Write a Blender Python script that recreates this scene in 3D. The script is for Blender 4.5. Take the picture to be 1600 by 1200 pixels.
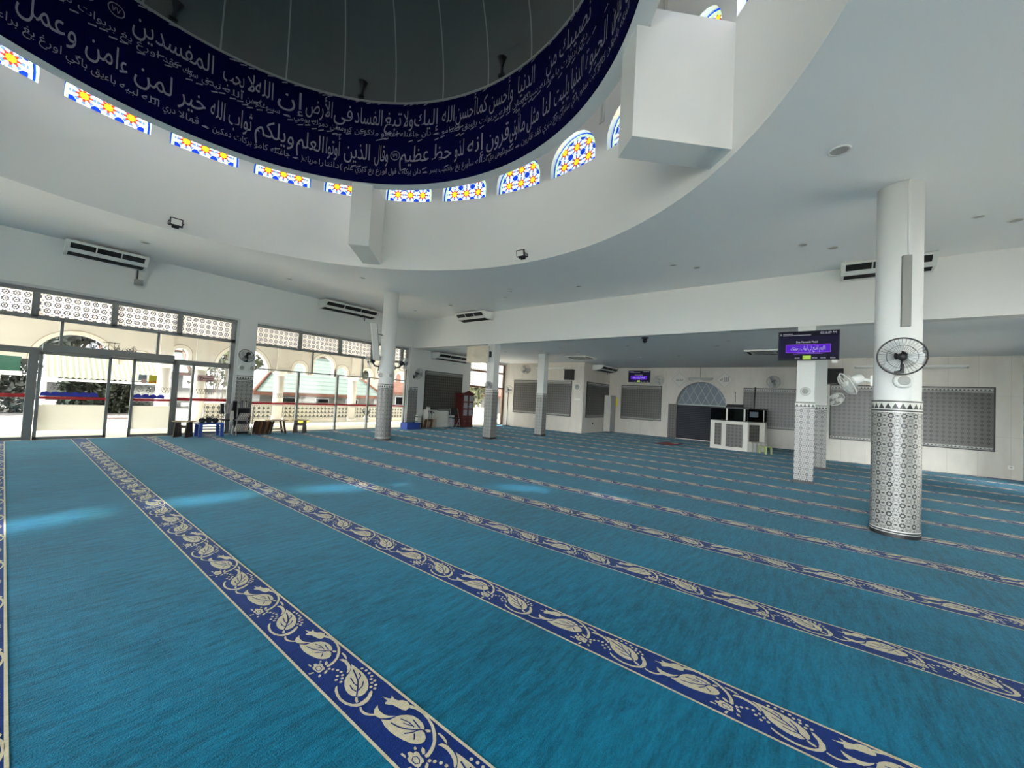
import bpy, bmesh, math, random
from mathutils import Vector, Matrix, Euler
random.seed(7)
PI = math.pi
SC = bpy.context.scene
COL = SC.collection
for _o in list(bpy.data.objects):
    bpy.data.objects.remove(_o)

# ---------------------------------------------------------------- camera, sky, sun, exposure
cam_data = bpy.data.cameras.new('camera')
cam_data.sensor_width = 36.0
cam_data.lens = 617.77 / 1600 * 36.0
cam_data.clip_start = 0.05
cam_data.clip_end = 400
cam = bpy.data.objects.new('camera', cam_data)
COL.objects.link(cam)
SC.camera = cam
_yaw, _pit, _rol = 0.661300227, 0.0360646647, 0.0532623609
_f = Vector((math.cos(_pit)*math.cos(_yaw), math.cos(_pit)*math.sin(_yaw), math.sin(_pit)))
_r = Vector((math.sin(_yaw), -math.cos(_yaw), 0))
_u = _r.cross(_f)
_r2 = _r*math.cos(_rol) + _u*math.sin(_rol)
_u2 = -_r*math.sin(_rol) + _u*math.cos(_rol)
cam.matrix_world = Matrix(((_r2.x, _u2.x, -_f.x, 0), (_r2.y, _u2.y, -_f.y, 0), (_r2.z, _u2.z, -_f.z, 1.5), (0, 0, 0, 1)))

SC.view_settings.view_transform = 'Standard'
SC.view_settings.look = 'None'
SC.view_settings.gamma = 1.0
SC.view_settings.use_curve_mapping = False
SC.view_settings.exposure = 0.65
SC.cycles.use_denoising = True
SC.cycles.max_bounces = 14
SC.cycles.diffuse_bounces = 8
SC.cycles.transparent_max_bounces = 16
SC.cycles.sample_clamp_indirect = 6.0

world = bpy.data.worlds.new('sky')
SC.world = world
world.use_nodes = True
_nt = world.node_tree
_bg = _nt.nodes['Background']
_tc = _nt.nodes.new('ShaderNodeTexCoord')
_dot = _nt.nodes.new('ShaderNodeVectorMath'); _dot.operation = 'DOT_PRODUCT'
_dot.inputs[1].default_value = Vector((-0.97, 0.0, 0.22)).normalized()
_nt.links.new(_tc.outputs['Generated'], _dot.inputs[0])
_mx = _nt.nodes.new('ShaderNodeMath'); _mx.operation = 'MAXIMUM'; _mx.inputs[1].default_value = 0.0
_nt.links.new(_dot.outputs['Value'], _mx.inputs[0])
_pw = _nt.nodes.new('ShaderNodeMath'); _pw.operation = 'POWER'; _pw.inputs[1].default_value = 2.0
_nt.links.new(_mx.outputs[0], _pw.inputs[0])
_ma = _nt.nodes.new('ShaderNodeMath'); _ma.operation = 'MULTIPLY_ADD'
_ma.inputs[1].default_value = 27.0     # extra sky glow added behind the camera to light the hall
_ma.inputs[2].default_value = 1.2      # the rest of the sky
_nt.links.new(_pw.outputs[0], _ma.inputs[0])
_nt.links.new(_ma.outputs[0], _bg.inputs['Strength'])
_bg.inputs['Color'].default_value = (0.95, 0.98, 1.0, 1)

sun_data = bpy.data.lights.new('sun', 'SUN')
sun_data.energy = 18.0
sun_data.angle = math.radians(3.2)
sun_data.color = (1.0, 0.97, 0.93)
sun = bpy.data.objects.new('sun', sun_data)
COL.objects.link(sun)
sun.location = (0, 30, 40)
sun.rotation_euler = Vector((-0.66, -4.50, -6.75)).to_track_quat('-Z', 'Y').to_euler()


# ---------------------------------------------------------------- materials
class NT:
    def __init__(s, name):
        s.mat = bpy.data.materials.new(name); s.mat.use_nodes = True
        s.t = s.mat.node_tree; s.bsdf = s.t.nodes['Principled BSDF']; s.out = s.t.nodes['Material Output']
    def n(s, k): return s.t.nodes.new(k)
    def put(s, sock, v):
        if isinstance(v, (int, float)): sock.default_value = v
        elif isinstance(v, (tuple, list)): sock.default_value = tuple(v) if len(v) == 4 or sock.type == 'VECTOR' else tuple(v)+(1,)
        else: s.t.links.new(v, sock)
    def m(s, op, a, b=None, c=None):
        n = s.n('ShaderNodeMath'); n.operation = op
        s.put(n.inputs[0], a)
        if b is not None: s.put(n.inputs[1], b)
        if c is not None: s.put(n.inputs[2], c)
        return n.outputs[0]
    def mix(s, f, a, b):
        n = s.n('ShaderNodeMix'); n.data_type = 'RGBA'
        s.put(n.inputs[0], f); s.put(n.inputs[6], a); s.put(n.inputs[7], b)
        return n.outputs[2]
    def uv(s):
        n = s.n('ShaderNodeUVMap'); n.uv_map = 'UVMap'
        x = s.n('ShaderNodeSeparateXYZ'); s.t.links.new(n.outputs[0], x.inputs[0])
        return x.outputs[0], x.outputs[1]
    def cell(s, u, p, off=0.0):
        return s.m('SUBTRACT', s.m('FRACT', s.m('MULTIPLY_ADD', u, 1.0/p, off)), 0.5)
    def polar(s, x, y):
        r = s.m('SQRT', s.m('ADD', s.m('MULTIPLY', x, x), s.m('MULTIPLY', y, y)))
        return r, s.m('ARCTAN2', y, x)
    def lt(s, a, b): return s.m('LESS_THAN', a, b)
    def gt(s, a, b): return s.m('GREATER_THAN', a, b)
    def mul(s, a, b): return s.m('MULTIPLY', a, b)
    def add(s, a, b): return s.m('ADD', a, b)
    def mx(s, a, b): return s.m('MAXIMUM', a, b)
    def absv(s, a): return s.m('ABSOLUTE', a)
    def noise(s, scale, vec=None, detail=3.0, obj=True):
        n = s.n('ShaderNodeTexNoise'); n.inputs['Scale'].default_value = scale; n.inputs['Detail'].default_value = detail
        if vec is None:
            tc = s.n('ShaderNodeTexCoord'); vec = tc.outputs['Object']
        s.t.links.new(vec, n.inputs['Vector'])
        return n.outputs[0]
    def stretch(s, sc):
        tc = s.n('ShaderNodeTexCoord'); mp = s.n('ShaderNodeMapping'); mp.inputs['Scale'].default_value = sc
        s.t.links.new(tc.outputs['Object'], mp.inputs['Vector']); return mp.outputs[0]
    def set(s, **k):
        for a, v in k.items(): s.put(s.bsdf.inputs[a.replace('_', ' ')], v)
        return s
    def bump(s, h, strength=0.3, dist=0.01):
        b = s.n('ShaderNodeBump'); b.inputs['Strength'].default_value = strength; b.inputs['Distance'].default_value = dist
        s.t.links.new(h, b.inputs['Height']); s.t.links.new(b.outputs[0], s.bsdf.inputs['Normal'])

M = {}
def simple(key, col, rough=0.6, metal=0.0, var=0.05, scale=6.0, emit=None):
    n = NT(key)
    f = n.noise(scale)
    n.set(Base_Color=n.mix(f, tuple(c*(1-var) for c in col), tuple(min(1, c*(1+var)) for c in col)), Roughness=rough, Metallic=metal)
    if emit: n.set(Emission_Color=col, Emission_Strength=emit)
    if key in ('band_navy', 'band_letter', 'dome_grey'): n.set(Specular_IOR_Level=0.05)
    M[key] = n.mat
    return n.mat
simple('white_paint', (0.71, 0.71, 0.685), 0.7, var=0.015, scale=1.5)
simple('ceiling_paint', (0.86, 0.855, 0.845), 0.75, var=0.015, scale=1.0)
simple('dome_grey', (0.115, 0.125, 0.12), 0.8, var=0.1, scale=0.6)
simple('dome_seam', (0.28, 0.29, 0.28), 0.7)
simple('band_navy', (0.0008, 0.0018, 0.034), 0.6)
simple('band_letter', (0.25, 0.25, 0.28), 0.6)
simple('alu_grey', (0.22, 0.225, 0.22), 0.45, 0.3)
simple('alu_light', (0.55, 0.56, 0.55), 0.45, 0.2)
simple('mullion', (0.26, 0.26, 0.24), 0.5, 0.2)
simple('black', (0.012, 0.012, 0.013), 0.45)
simple('dark_slot', (0.008, 0.008, 0.008), 0.8)
simple('plastic_white', (0.72, 0.72, 0.68), 0.45)
simple('plastic_grey', (0.35, 0.35, 0.33), 0.5)
simple('trunk_grey', (0.22, 0.22, 0.20), 0.5)
simple('fan_blade', (0.50, 0.51, 0.50), 0.35)
simple('chrome', (0.6, 0.6, 0.6), 0.3, 0.8)
simple('teal_flat', (0.02, 0.2, 0.28), 0.9)
simple('marble', (0.60, 0.58, 0.52), 0.35, var=0.08, scale=4)
simple('wood_dark', (0.045, 0.024, 0.015), 0.5, var=0.25, scale=14)
simple('wood_mid', (0.16, 0.075, 0.035), 0.5, var=0.25, scale=14)
simple('wood_red', (0.095, 0.012, 0.012), 0.4, var=0.25, scale=8)
simple('wood_pale', (0.40, 0.30, 0.20), 0.6, var=0.2, scale=10)
simple('crate_blue', (0.02, 0.07, 0.36), 0.45)
simple('crate_navy', (0.015, 0.05, 0.18), 0.5)
simple('cloth_grey', (0.42, 0.41, 0.40), 0.9, var=0.1)
simple('cloth_dark', (0.03, 0.03, 0.035), 0.9)
simple('reflection_cream', (0.62, 0.55, 0.44), 0.85, var=0.1)  # stands for the pale reflection on a switched-off screen
simple('paper', (0.72, 0.70, 0.64), 0.8)
simple('book_red', (0.22, 0.03, 0.03), 0.6)
simple('book_green', (0.05, 0.14, 0.08), 0.6)
simple('book_grey', (0.25, 0.25, 0.24), 0.6)
simple('book_tan', (0.35, 0.25, 0.15), 0.6)
simple('book_blue', (0.06, 0.09, 0.22), 0.6)
simple('rug_red', (0.20, 0.012, 0.02), 0.95, var=0.2, scale=30)
simple('rug_navy', (0.02, 0.03, 0.08), 0.95)
simple('rug_cream', (0.55, 0.45, 0.38), 0.95)
simple('green_plastic', (0.42, 0.50, 0.22), 0.4)
simple('yellow', (0.75, 0.62, 0.04), 0.6)
simple('orange', (0.80, 0.35, 0.04), 0.6)
simple('film_blue', (0.035, 0.035, 0.42), 0.5)
simple('film_red', (0.62, 0.02, 0.03), 0.5)
simple('film_pink', (0.85, 0.50, 0.46), 0.5)
simple('film_grey', (0.32, 0.33, 0.36), 0.5)
simple('cream_wall', (0.62, 0.59, 0.545), 0.8, var=0.03, scale=1.0)
simple('cream_trim', (0.76, 0.735, 0.68), 0.8, var=0.02)
simple('cream_line', (0.40, 0.33, 0.25), 0.8)
simple('arcade_tile', (0.72, 0.68, 0.56), 0.5, var=0.06, scale=2.0)
simple('paving_light', (0.80, 0.77, 0.70), 0.9, var=0.06, scale=0.6)
simple('light_sink_dark', (0.035, 0.045, 0.025), 0.9, var=0.1)  # dark tone for unseen pieces that swallow light on the right
simple('ground', (0.075, 0.066, 0.055), 0.9, var=0.12, scale=0.6)
simple('brick_pave', (0.055, 0.03, 0.022), 0.9, var=0.15, scale=5)
simple('roof_orange', (0.075, 0.024, 0.010), 0.8, var=0.12)
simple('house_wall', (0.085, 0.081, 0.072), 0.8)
simple('sign_green', (0.003, 0.055, 0.034), 0.5)
simple('bark', (0.13, 0.10, 0.07), 0.9, var=0.3, scale=10)
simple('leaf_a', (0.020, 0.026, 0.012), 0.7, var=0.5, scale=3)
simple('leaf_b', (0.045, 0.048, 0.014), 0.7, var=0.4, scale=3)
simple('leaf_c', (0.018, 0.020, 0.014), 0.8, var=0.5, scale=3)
simple('niche_blue', (0.16, 0.19, 0.23), 0.5)
simple('niche_line', (0.42, 0.47, 0.46), 0.5)
simple('screen_black', (0.006, 0.006, 0.012), 0.2)

def carpet(key, col, var, bumpy=0.5):
    n = NT(key)
    big = n.noise(1.1, n.stretch((0.5, 1.0, 1.0)), 3.0)
    st = n.noise(14.0, n.stretch((0.30, 1.6, 1.0)), 5.0)
    st2 = n.noise(60.0, n.stretch((0.35, 1.3, 1.0)), 3.0)
    fine = n.noise(150.0, None, 2.0)
    f = n.add(n.add(n.mul(big, 0.22), n.mul(st, 0.33)), n.add(n.mul(fine, 0.20), n.mul(st2, 0.25)))
    f = n.m('MULTIPLY_ADD', n.m('SUBTRACT', f, 0.5), 4.2, 0.5)
    f = n.m('MINIMUM', n.mx(f, 0.0), 1.0)
    n.set(Base_Color=n.mix(f, tuple(c*(1-var) for c in col), tuple(c*(1+var) for c in col)), Roughness=0.95)
    n.set(Sheen_Weight=0.22, Sheen_Roughness=0.3, Sheen_Tint=(0.7, 0.92, 1.0))
    n.set(Specular_IOR_Level=0.1)
    n.bump(n.add(n.mul(fine, 0.8), n.mul(st2, 0.8)), bumpy, 0.012)
    M[key] = n.mat
carpet('carpet_teal', (0.004, 0.132, 0.225), 0.45)
carpet('carpet_navy', (0.007, 0.025, 0.155), 0.25, 0.3)
carpet('carpet_cream', (0.60, 0.53, 0.37), 0.12, 0.3)

def star_tile(key, base, dark, p=0.125, r0=0.125, r1=0.25):
    n = NT(key); u, v = n.uv()
    x = n.cell(u, p); y = n.cell(v, p); x2 = n.cell(u, p, 0.5); y2 = n.cell(v, p, 0.5)
    r, a = n.polar(x, y)
    rr = n.mul(r, n.m('MULTIPLY_ADD', n.m('COSINE', n.mul(a, 8.0)), 0.14, 1.0))
    ring = n.mul(n.gt(rr, r0), n.lt(rr, r1))
    d1 = n.lt(n.add(n.absv(x2), n.absv(y)), 0.10)
    d2 = n.lt(n.add(n.mul(n.absv(x), 0.6), n.absv(y2)), 0.085)
    r3, a3 = n.polar(x2, y2)
    rr3 = n.mul(r3, n.m('MULTIPLY_ADD', n.m('COSINE', n.mul(a3, 8.0)), 0.2, 1.0))
    ring3 = n.mul(n.gt(rr3, 0.12), n.lt(rr3, 0.19))
    pet = n.mul(n.mul(n.gt(r, 0.36), n.lt(r, 0.46)), n.gt(n.m('COSINE', n.mul(a, 8.0)), 0.3))
    dk = n.mx(n.mx(ring, n.mx(d1, d2)), n.mul(ring3, 0.75))
    dk = n.m('MINIMUM', n.mx(dk, n.mul(pet, 0.7)), 1.0)
    n.set(Base_Color=n.mix(dk, base, dark), Roughness=0.35)
    M[key] = n.mat
star_tile('tile_star', (0.31, 0.305, 0.285), (0.022, 0.022, 0.024))
star_tile('tile_wall', (0.105, 0.098, 0.086), (0.018, 0.018, 0.018), 0.125, 0.06, 0.30)
star_tile('tile_light', (0.66, 0.64, 0.58), (0.03, 0.028, 0.02), 0.17, 0.05, 0.30)

def tri_border(key, base, dark, p=0.075, h=0.12):
    # rows of dark triangles on white between dark lines; v runs 0..h
    n = NT(key); u, v = n.uv()
    x = n.absv(n.cell(u, p)); t = n.m('DIVIDE', n.m('MODULO', v, h), h)
    tri = n.mul(n.lt(n.mul(x, 2.0), n.m('SUBTRACT', 1.0, n.m('DIVIDE', n.m('SUBTRACT', t, 0.3), 0.45))), n.mul(n.gt(t, 0.3), n.lt(t, 0.75)))
    ln = n.mx(n.mul(n.gt(t, 0.08), n.lt(t, 0.2)), n.mul(n.gt(t, 0.84), n.lt(t, 0.94)))
    n.set(Base_Color=n.mix(n.mx(tri, ln), base, dark), Roughness=0.4)
    M[key] = n.mat
tri_border('tile_border', (0.60, 0.60, 0.56), (0.02, 0.02, 0.022), 0.07, 0.16)
tri_border('tile_border_wall', (0.42, 0.41, 0.37), (0.03, 0.03, 0.03), 0.08, 0.13)

def grille_film():
    n = NT('grille_film'); u, v = n.uv()
    p = 0.150
    x = n.cell(u, p); y = n.cell(v, p); x2 = n.cell(u, p, 0.5); y2 = n.cell(v, p, 0.5)
    r, a = n.polar(x, y)
    rr = n.mul(r, n.m('MULTIPLY_ADD', n.m('COSINE', n.mul(a, 8.0)), 0.16, 1.0))
    dk = n.mx(n.mul(n.gt(rr, 0.22), n.lt(rr, 0.36)), n.lt(rr, 0.11))
    dk = n.mx(dk, n.lt(n.add(n.absv(x2), n.absv(y2)), 0.10))
    tr = n.n('ShaderNodeBsdfTransparent'); tr.inputs[0].default_value = (0.96, 0.98, 1.0, 1)
    tl = n.n('ShaderNodeBsdfTranslucent'); tl.inputs[0].default_value = (0.97, 0.98, 1.0, 1)
    ms = n.n('ShaderNodeMixShader'); ms.inputs[0].default_value = 0.6
    n.t.links.new(tr.outputs[0], ms.inputs[1]); n.t.links.new(tl.outputs[0], ms.inputs[2])
    n.set(Base_Color=(0.10, 0.11, 0.20), Roughness=0.5)
    ms2 = n.n('ShaderNodeMixShader'); n.t.links.new(dk, ms2.inputs[0])
    n.t.links.new(ms.outputs[0], ms2.inputs[1]); n.t.links.new(n.bsdf.outputs[0], ms2.inputs[2])
    n.t.links.new(ms2.outputs[0], n.out.inputs[0]); M['grille_film'] = n.mat
grille_film()

def clear_glass(key, tint=(0.97, 0.985, 0.98), gloss=0.06, frost=0.0):
    n = NT(key)
    tr = n.n('ShaderNodeBsdfTransparent'); tr.inputs[0].default_value = tint+(1,)
    gl = n.n('ShaderNodeBsdfGlossy'); gl.inputs['Roughness'].default_value = 0.05
    ms = n.n('ShaderNodeMixShader'); ms.inputs[0].default_value = gloss
    n.t.links.new(tr.outputs[0], ms.inputs[1]); n.t.links.new(gl.outputs[0], ms.inputs[2])
    last = ms
    if frost:
        tl = n.n('ShaderNodeBsdfTranslucent'); tl.inputs[0].default_value = (0.93, 0.90, 0.82, 1)
        df = n.n('ShaderNodeBsdfDiffuse'); df.inputs[0].default_value = (0.85, 0.83, 0.76, 1)
        m1 = n.n('ShaderNodeMixShader'); m1.inputs[0].default_value = 0.35
        n.t.links.new(tl.outputs[0], m1.inputs[1]); n.t.links.new(df.outputs[0], m1.inputs[2])
        m2 = n.n('ShaderNodeMixShader'); m2.inputs[0].default_value = frost
        n.t.links.new(ms.outputs[0], m2.inputs[1]); n.t.links.new(m1.outputs[0], m2.inputs[2]); last = m2
    n.t.links.new(last.outputs[0], n.out.inputs[0]); M[key] = n.mat
clear_glass('glass')
clear_glass('glass_dark', (0.22, 0.25, 0.27), 0.004)
clear_glass('glass_frost', frost=0.85)

def stained(key, mode):
    n = NT(key)
    if mode == 'pattern':
        u, v = n.uv(); p = 0.32
        x = n.cell(u, p, 0.5); y = n.cell(v, p); x2 = n.cell(u, p); y2 = n.cell(v, p, 0.5)
        r, a = n.polar(x, y); r2, a2 = n.polar(x2, y2)
        rr = n.mul(r, n.m('MULTIPLY_ADD', n.m('COSINE', n.mul(a, 8.0)), 0.10, 1.0))
        rs = n.mul(r, n.m('MULTIPLY_ADD', n.m('COSINE', n.mul(a, 8.0)), -0.20, 1.0))
        c8 = n.m('COSINE', n.mul(a, 8.0))
        petal = n.mul(n.gt(c8, 0.1), n.mul(n.gt(r, 0.30), n.lt(r, 0.47)))
        base = n.mix(petal, (0.86, 0.95, 1.0), (0.15, 0.30, 0.62))
        edge = n.mul(n.gt(r, 0.46), n.lt(r, 0.485))
        base = n.mix(n.mul(edge, 0.6), base, (0.25, 0.28, 0.36))
        c = n.mix(n.lt(rs, 0.285), base, (0.50, 0.06, 0.03))
        c = n.mix(n.lt(rr, 0.19), c, (1.0, 0.66, 0.03))
        sq = n.mx(n.absv(x2), n.absv(y2)); sq2 = n.mul(n.add(n.absv(x2), n.absv(y2)), 0.74)
        colr = n.mix(n.lt(n.mx(sq, sq2), 0.215), c, (0.01, 0.05, 0.50))
    else:
        colr = {'green': (0.55, 0.85, 0.45, 1), 'blue': (0.01, 0.05, 0.45, 1)}[mode]
    tr = n.n('ShaderNodeBsdfTransparent')
    sc_ = n.n('ShaderNodeVectorMath'); sc_.operation = 'SCALE'; sc_.inputs['Scale'].default_value = 0.60
    if isinstance(colr, tuple): sc_.inputs[0].default_value = colr[:3]
    else: n.t.links.new(colr, sc_.inputs[0])
    colr = sc_.outputs[0]
    n.put(tr.inputs[0], colr)
    tl = n.n('ShaderNodeBsdfTranslucent'); n.put(tl.inputs[0], colr)
    ms = n.n('ShaderNodeMixShader'); ms.inputs[0].default_value = 0.12
    n.t.links.new(tr.outputs[0], ms.inputs[1]); n.t.links.new(tl.outputs[0], ms.inputs[2])
    n.t.links.new(ms.outputs[0], n.out.inputs[0]); M[key] = n.mat
stained('stained', 'pattern'); stained('stained_green', 'green'); stained('stained_blue', 'blue')

def striped(key, a, b, p, axis=0, duty=0.25):
    n = NT(key); u, v = n.uv()
    f = n.lt(n.m('FRACT', n.mul((u, v)[axis], 1.0/p)), duty)
    n.set(Base_Color=n.mix(f, a, b), Roughness=0.7); M[key] = n.mat
striped('awning_yellow', (0.058, 0.058, 0.019), (0.040, 0.039, 0.014), 0.11)
striped('roof_mint', (0.066, 0.085, 0.068), (0.034, 0.052, 0.038), 0.30, 1)
striped('niche_screen', (0.010, 0.012, 0.020), (0.05, 0.055, 0.07), 0.085, 1, 0.22)
striped('tile_floor', (0.72, 0.68, 0.56), (0.50, 0.46, 0.36), 0.6, 1, 0.04)

def wall_stone():
    n = NT('wall_stone'); u, v = n.uv()
    f = n.noise(3.0, n.stretch((1.5, 1.5, 0.5)), 4.0)
    c = n.mix(f, (0.50, 0.47, 0.41), (0.66, 0.62, 0.55))
    j = n.mx(n.lt(n.m('FRACT', n.mul(u, 1/0.6)), 0.012), n.lt(n.m('FRACT', n.mul(v, 1/1.14)), 0.006))
    n.set(Base_Color=n.mix(n.mul(j, 0.5), c, (0.25, 0.23, 0.2)), Roughness=0.4); M['wall_stone'] = n.mat
wall_stone()
def emitter(key, col, s):
    n = NT(key); n.set(Base_Color=(0, 0, 0), Emission_Color=col, Emission_Strength=s, Specular_IOR_Level=0.08); M[key] = n.mat
emitter('tv_bg', (0.035, 0.030, 0.11), 0.16)
emitter('tv_dark', (0.02, 0.02, 0.05), 0.15)
emitter('tv_purple', (0.13, 0.02, 0.75), 0.45)
emitter('tv_violet', (0.32, 0.10, 0.85), 0.5)
emitter('tv_text', (0.60, 0.60, 0.72), 0.5)
emitter('tv_green', (0.42, 0.66, 0.10), 0.6)
emitter('screen_white', (0.9, 0.9, 0.9), 0.9)

# ---------------------------------------------------------------- arabic shaping and text outlines
_F={'ا':0xFE8D,'أ':0xFE83,'إ':0xFE87,'آ':0xFE81,'ء':0xFE80,'ٱ':0xFB50,'ب':0xFE8F,'ت':0xFE95,'ث':0xFE99,'ج':0xFE9D,'ح':0xFEA1,'خ':0xFEA5,'د':0xFEA9,'ذ':0xFEAB,'ر':0xFEAD,'ز':0xFEAF,'س':0xFEB1,'ش':0xFEB5,'ص':0xFEB9,'ض':0xFEBD,'ط':0xFEC1,'ظ':0xFEC5,'ع':0xFEC9,'غ':0xFECD,'ف':0xFED1,'ق':0xFED5,'ك':0xFED9,'ل':0xFEDD,'م':0xFEE1,'ن':0xFEE5,'ه':0xFEE9,'و':0xFEED,'ي':0xFEF1,'ى':0xFEEF,'ة':0xFE93,'ڤ':0xFB6A,'گ':0xFB92,'ئ':0xFE89}
_R='اأإآٱدذرزوىةء'
def shape(s):
    # joining forms, laid out left to right
    out=[];i=0
    marks='ًٌٍَُِّْ۟'
    b=[c for c in s if c not in marks]
    n=len(b);res=[]
    prevjoin=False
    while i<n:
        c=b[i]
        if c not in _F: res.append(c);prevjoin=False;i+=1;continue
        if c=='ل' and i+1<n and b[i+1] in 'اأإآ':
            base={'آ':0xFEF5,'أ':0xFEF7,'إ':0xFEF9,'ا':0xFEFB}[b[i+1]]
            res.append(chr(base+(1 if prevjoin else 0)));prevjoin=False;i+=2;continue
        nxt=i+1<n and b[i+1] in _F and b[i+1]!='ء'
        two=c in _R
        f=(1 if prevjoin else 0) if two or not nxt else (3 if prevjoin else 2)
        if c=='ء': f=0
        res.append(chr(_F[c]+f));prevjoin=(not two) and nxt;i+=1
    return ''.join(reversed(res))
_TX = {}
def text_mesh(s):
    if s not in _TX:
        c = bpy.data.curves.new('lettering', 'FONT'); c.body = s; c.size = 1.0; c.resolution_u = 3
        o = bpy.data.objects.new('lettering', c); COL.objects.link(o)
        bpy.context.view_layer.update()
        me = o.evaluated_get(bpy.context.evaluated_depsgraph_get()).to_mesh()
        _TX[s] = ([(v.co.x, v.co.y) for v in me.vertices], [tuple(p.vertices) for p in me.polygons])
        bpy.data.objects.remove(o); bpy.data.curves.remove(c)
    return _TX[s]

# ---------------------------------------------------------------- mesh builder
class MB:
    def __init__(s): s.v = []; s.f = []; s.mi = []; s.sm = []; s.uvs = []
    def face(s, ids, m=0, smooth=False, uv=None): s.f.append(tuple(ids)); s.mi.append(m); s.sm.append(smooth); s.uvs.append(uv)
    def quad(s, a, b, c, d, m=0, uv=None, smooth=False):
        n = len(s.v); s.v += [tuple(a), tuple(b), tuple(c), tuple(d)]; s.face((n, n+1, n+2, n+3), m, smooth, uv)
    def poly(s, pts, m=0, uv=None):
        n = len(s.v); s.v += [tuple(p) for p in pts]; s.face(range(n, n+len(pts)), m, False, uv)
    def box(s, x0, x1, y0, y1, z0, z1, m=0):
        n = len(s.v)
        s.v += [(x0, y0, z0), (x1, y0, z0), (x1, y1, z0), (x0, y1, z0), (x0, y0, z1), (x1, y0, z1), (x1, y1, z1), (x0, y1, z1)]
        for q in ((0, 3, 2, 1), (4, 5, 6, 7), (0, 1, 5, 4), (1, 2, 6, 5), (2, 3, 7, 6), (3, 0, 4, 7)): s.face([n+i for i in q], m)
    def obox(s, c, size, rot=(0, 0, 0), m=0):
        R = Euler(rot).to_matrix(); n = len(s.v); hx, hy, hz = [a/2 for a in size]
        for p in ((-hx, -hy, -hz), (hx, -hy, -hz), (hx, hy, -hz), (-hx, hy, -hz), (-hx, -hy, hz), (hx, -hy, hz), (hx, hy, hz), (-hx, hy, hz)):
            s.v.append(tuple(R @ Vector(p) + Vector(c)))
        for q in ((0, 3, 2, 1), (4, 5, 6, 7), (0, 1, 5, 4), (1, 2, 6, 5), (2, 3, 7, 6), (3, 0, 4, 7)): s.face([n+i for i in q], m)
    def cyl(s, p0, p1, r0, r1=None, n=16, m=0, caps=True, smooth=True):
        r1 = r0 if r1 is None else r1
        p0 = Vector(p0); p1 = Vector(p1); d = (p1-p0); L = d.length; d.normalize()
        a = Vector((1, 0, 0)) if abs(d.x) < 0.9 else Vector((0, 1, 0))
        e1 = d.cross(a).normalized(); e2 = d.cross(e1)
        if abs(d.z) > 0.99: e1 = Vector((1, 0, 0)); e2 = Vector((0, 1, 0)) if d.z > 0 else Vector((0, -1, 0))
        b = len(s.v)
        for p, r in ((p0, r0), (p1, r1)):
            for i in range(n):
                t = 2*PI*i/n; s.v.append(tuple(p + e1*(r*math.cos(t)) + e2*(r*math.sin(t))))
        for i in range(n):
            j = (i+1) % n; u0 = 2*PI*i/n*r0; u1 = 2*PI*(i+1)/n*r0
            s.face((b+i, b+j, b+n+j, b+n+i), m, smooth, ((u0, 0), (u1, 0), (u1, L), (u0, L)))
        if caps:
            s.face([b+i for i in range(n)][::-1], m); s.face([b+n+i for i in range(n)], m)
    def tube(s, pts, r, n=6, m=0):
        for a, b in zip(pts[:-1], pts[1:]): s.cyl(a, b, r, None, n, m)
    def ring(s, c, axis, R, r, n=32, k=6, m=0):
        c = Vector(c); d = Vector(axis).normalized(); a = Vector((0, 0, 1)) if abs(d.z) < 0.9 else Vector((1, 0, 0))
        e1 = d.cross(a).normalized(); e2 = d.cross(e1); b = len(s.v)
        for i in range(n):
            t = 2*PI*i/n; o = e1*math.cos(t)+e2*math.sin(t)
            for j in range(k):
                q = 2*PI*j/k; s.v.append(tuple(c + o*(R+r*math.cos(q)) + d*(r*math.sin(q))))
        for i in range(n):
            for j in range(k):
                i2 = (i+1) % n; j2 = (j+1) % k
                s.face((b+i*k+j, b+i2*k+j, b+i2*k+j2, b+i*k+j2), m, True)
    def lathe(s, prof, c=(0, 0, 0), axis=(0, 0, 1), n=24, m=0, smooth=True):
        c = Vector(c); d = Vector(axis).normalized(); a = Vector((0, 0, 1)) if abs(d.z) < 0.9 else Vector((1, 0, 0))
        e1 = d.cross(a).normalized(); e2 = d.cross(e1); b = len(s.v); k = len(prof)
        for i in range(n):
            t = 2*PI*i/n; o = e1*math.cos(t)+e2*math.sin(t)
            for r, h in prof: s.v.append(tuple(c + o*max(r, 1e-4) + d*h))
        for i in range(n):
            i2 = (i+1) % n
            for j in range(k-1): s.face((b+i*k+j, b+i2*k+j, b+i2*k+j+1, b+i*k+j+1), m, smooth)
    def prism(s, pts, ax, d0, d1, m=0):
        def P(p, d):
            return {'y': (p[0], d, p[1]), 'x': (d, p[0], p[1]), 'z': (p[0], p[1], d)}[ax]
        n = len(pts); b = len(s.v)
        s.v += [P(p, d0) for p in pts] + [P(p, d1) for p in pts]
        s.face(range(b, b+n), m); s.face(range(b+2*n-1, b+n-1, -1), m)
        for i in range(n):
            j = (i+1) % n; s.face((b+i, b+n+i, b+n+j, b+j), m)
    def blob(s, c, r, m=0, n=10, k=6, sq=(1, 1, 1)):
        prof = [(r*math.sin(PI*i/k), -r*math.cos(PI*i/k)) for i in range(k+1)]
        b = len(s.v); s.lathe(prof, (0, 0, 0), (0, 0, 1), n, m)
        for i in range(b, len(s.v)):
            v = s.v[i]; s.v[i] = (v[0]*sq[0]+c[0], v[1]*sq[1]+c[1], v[2]*sq[2]+c[2])
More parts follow.
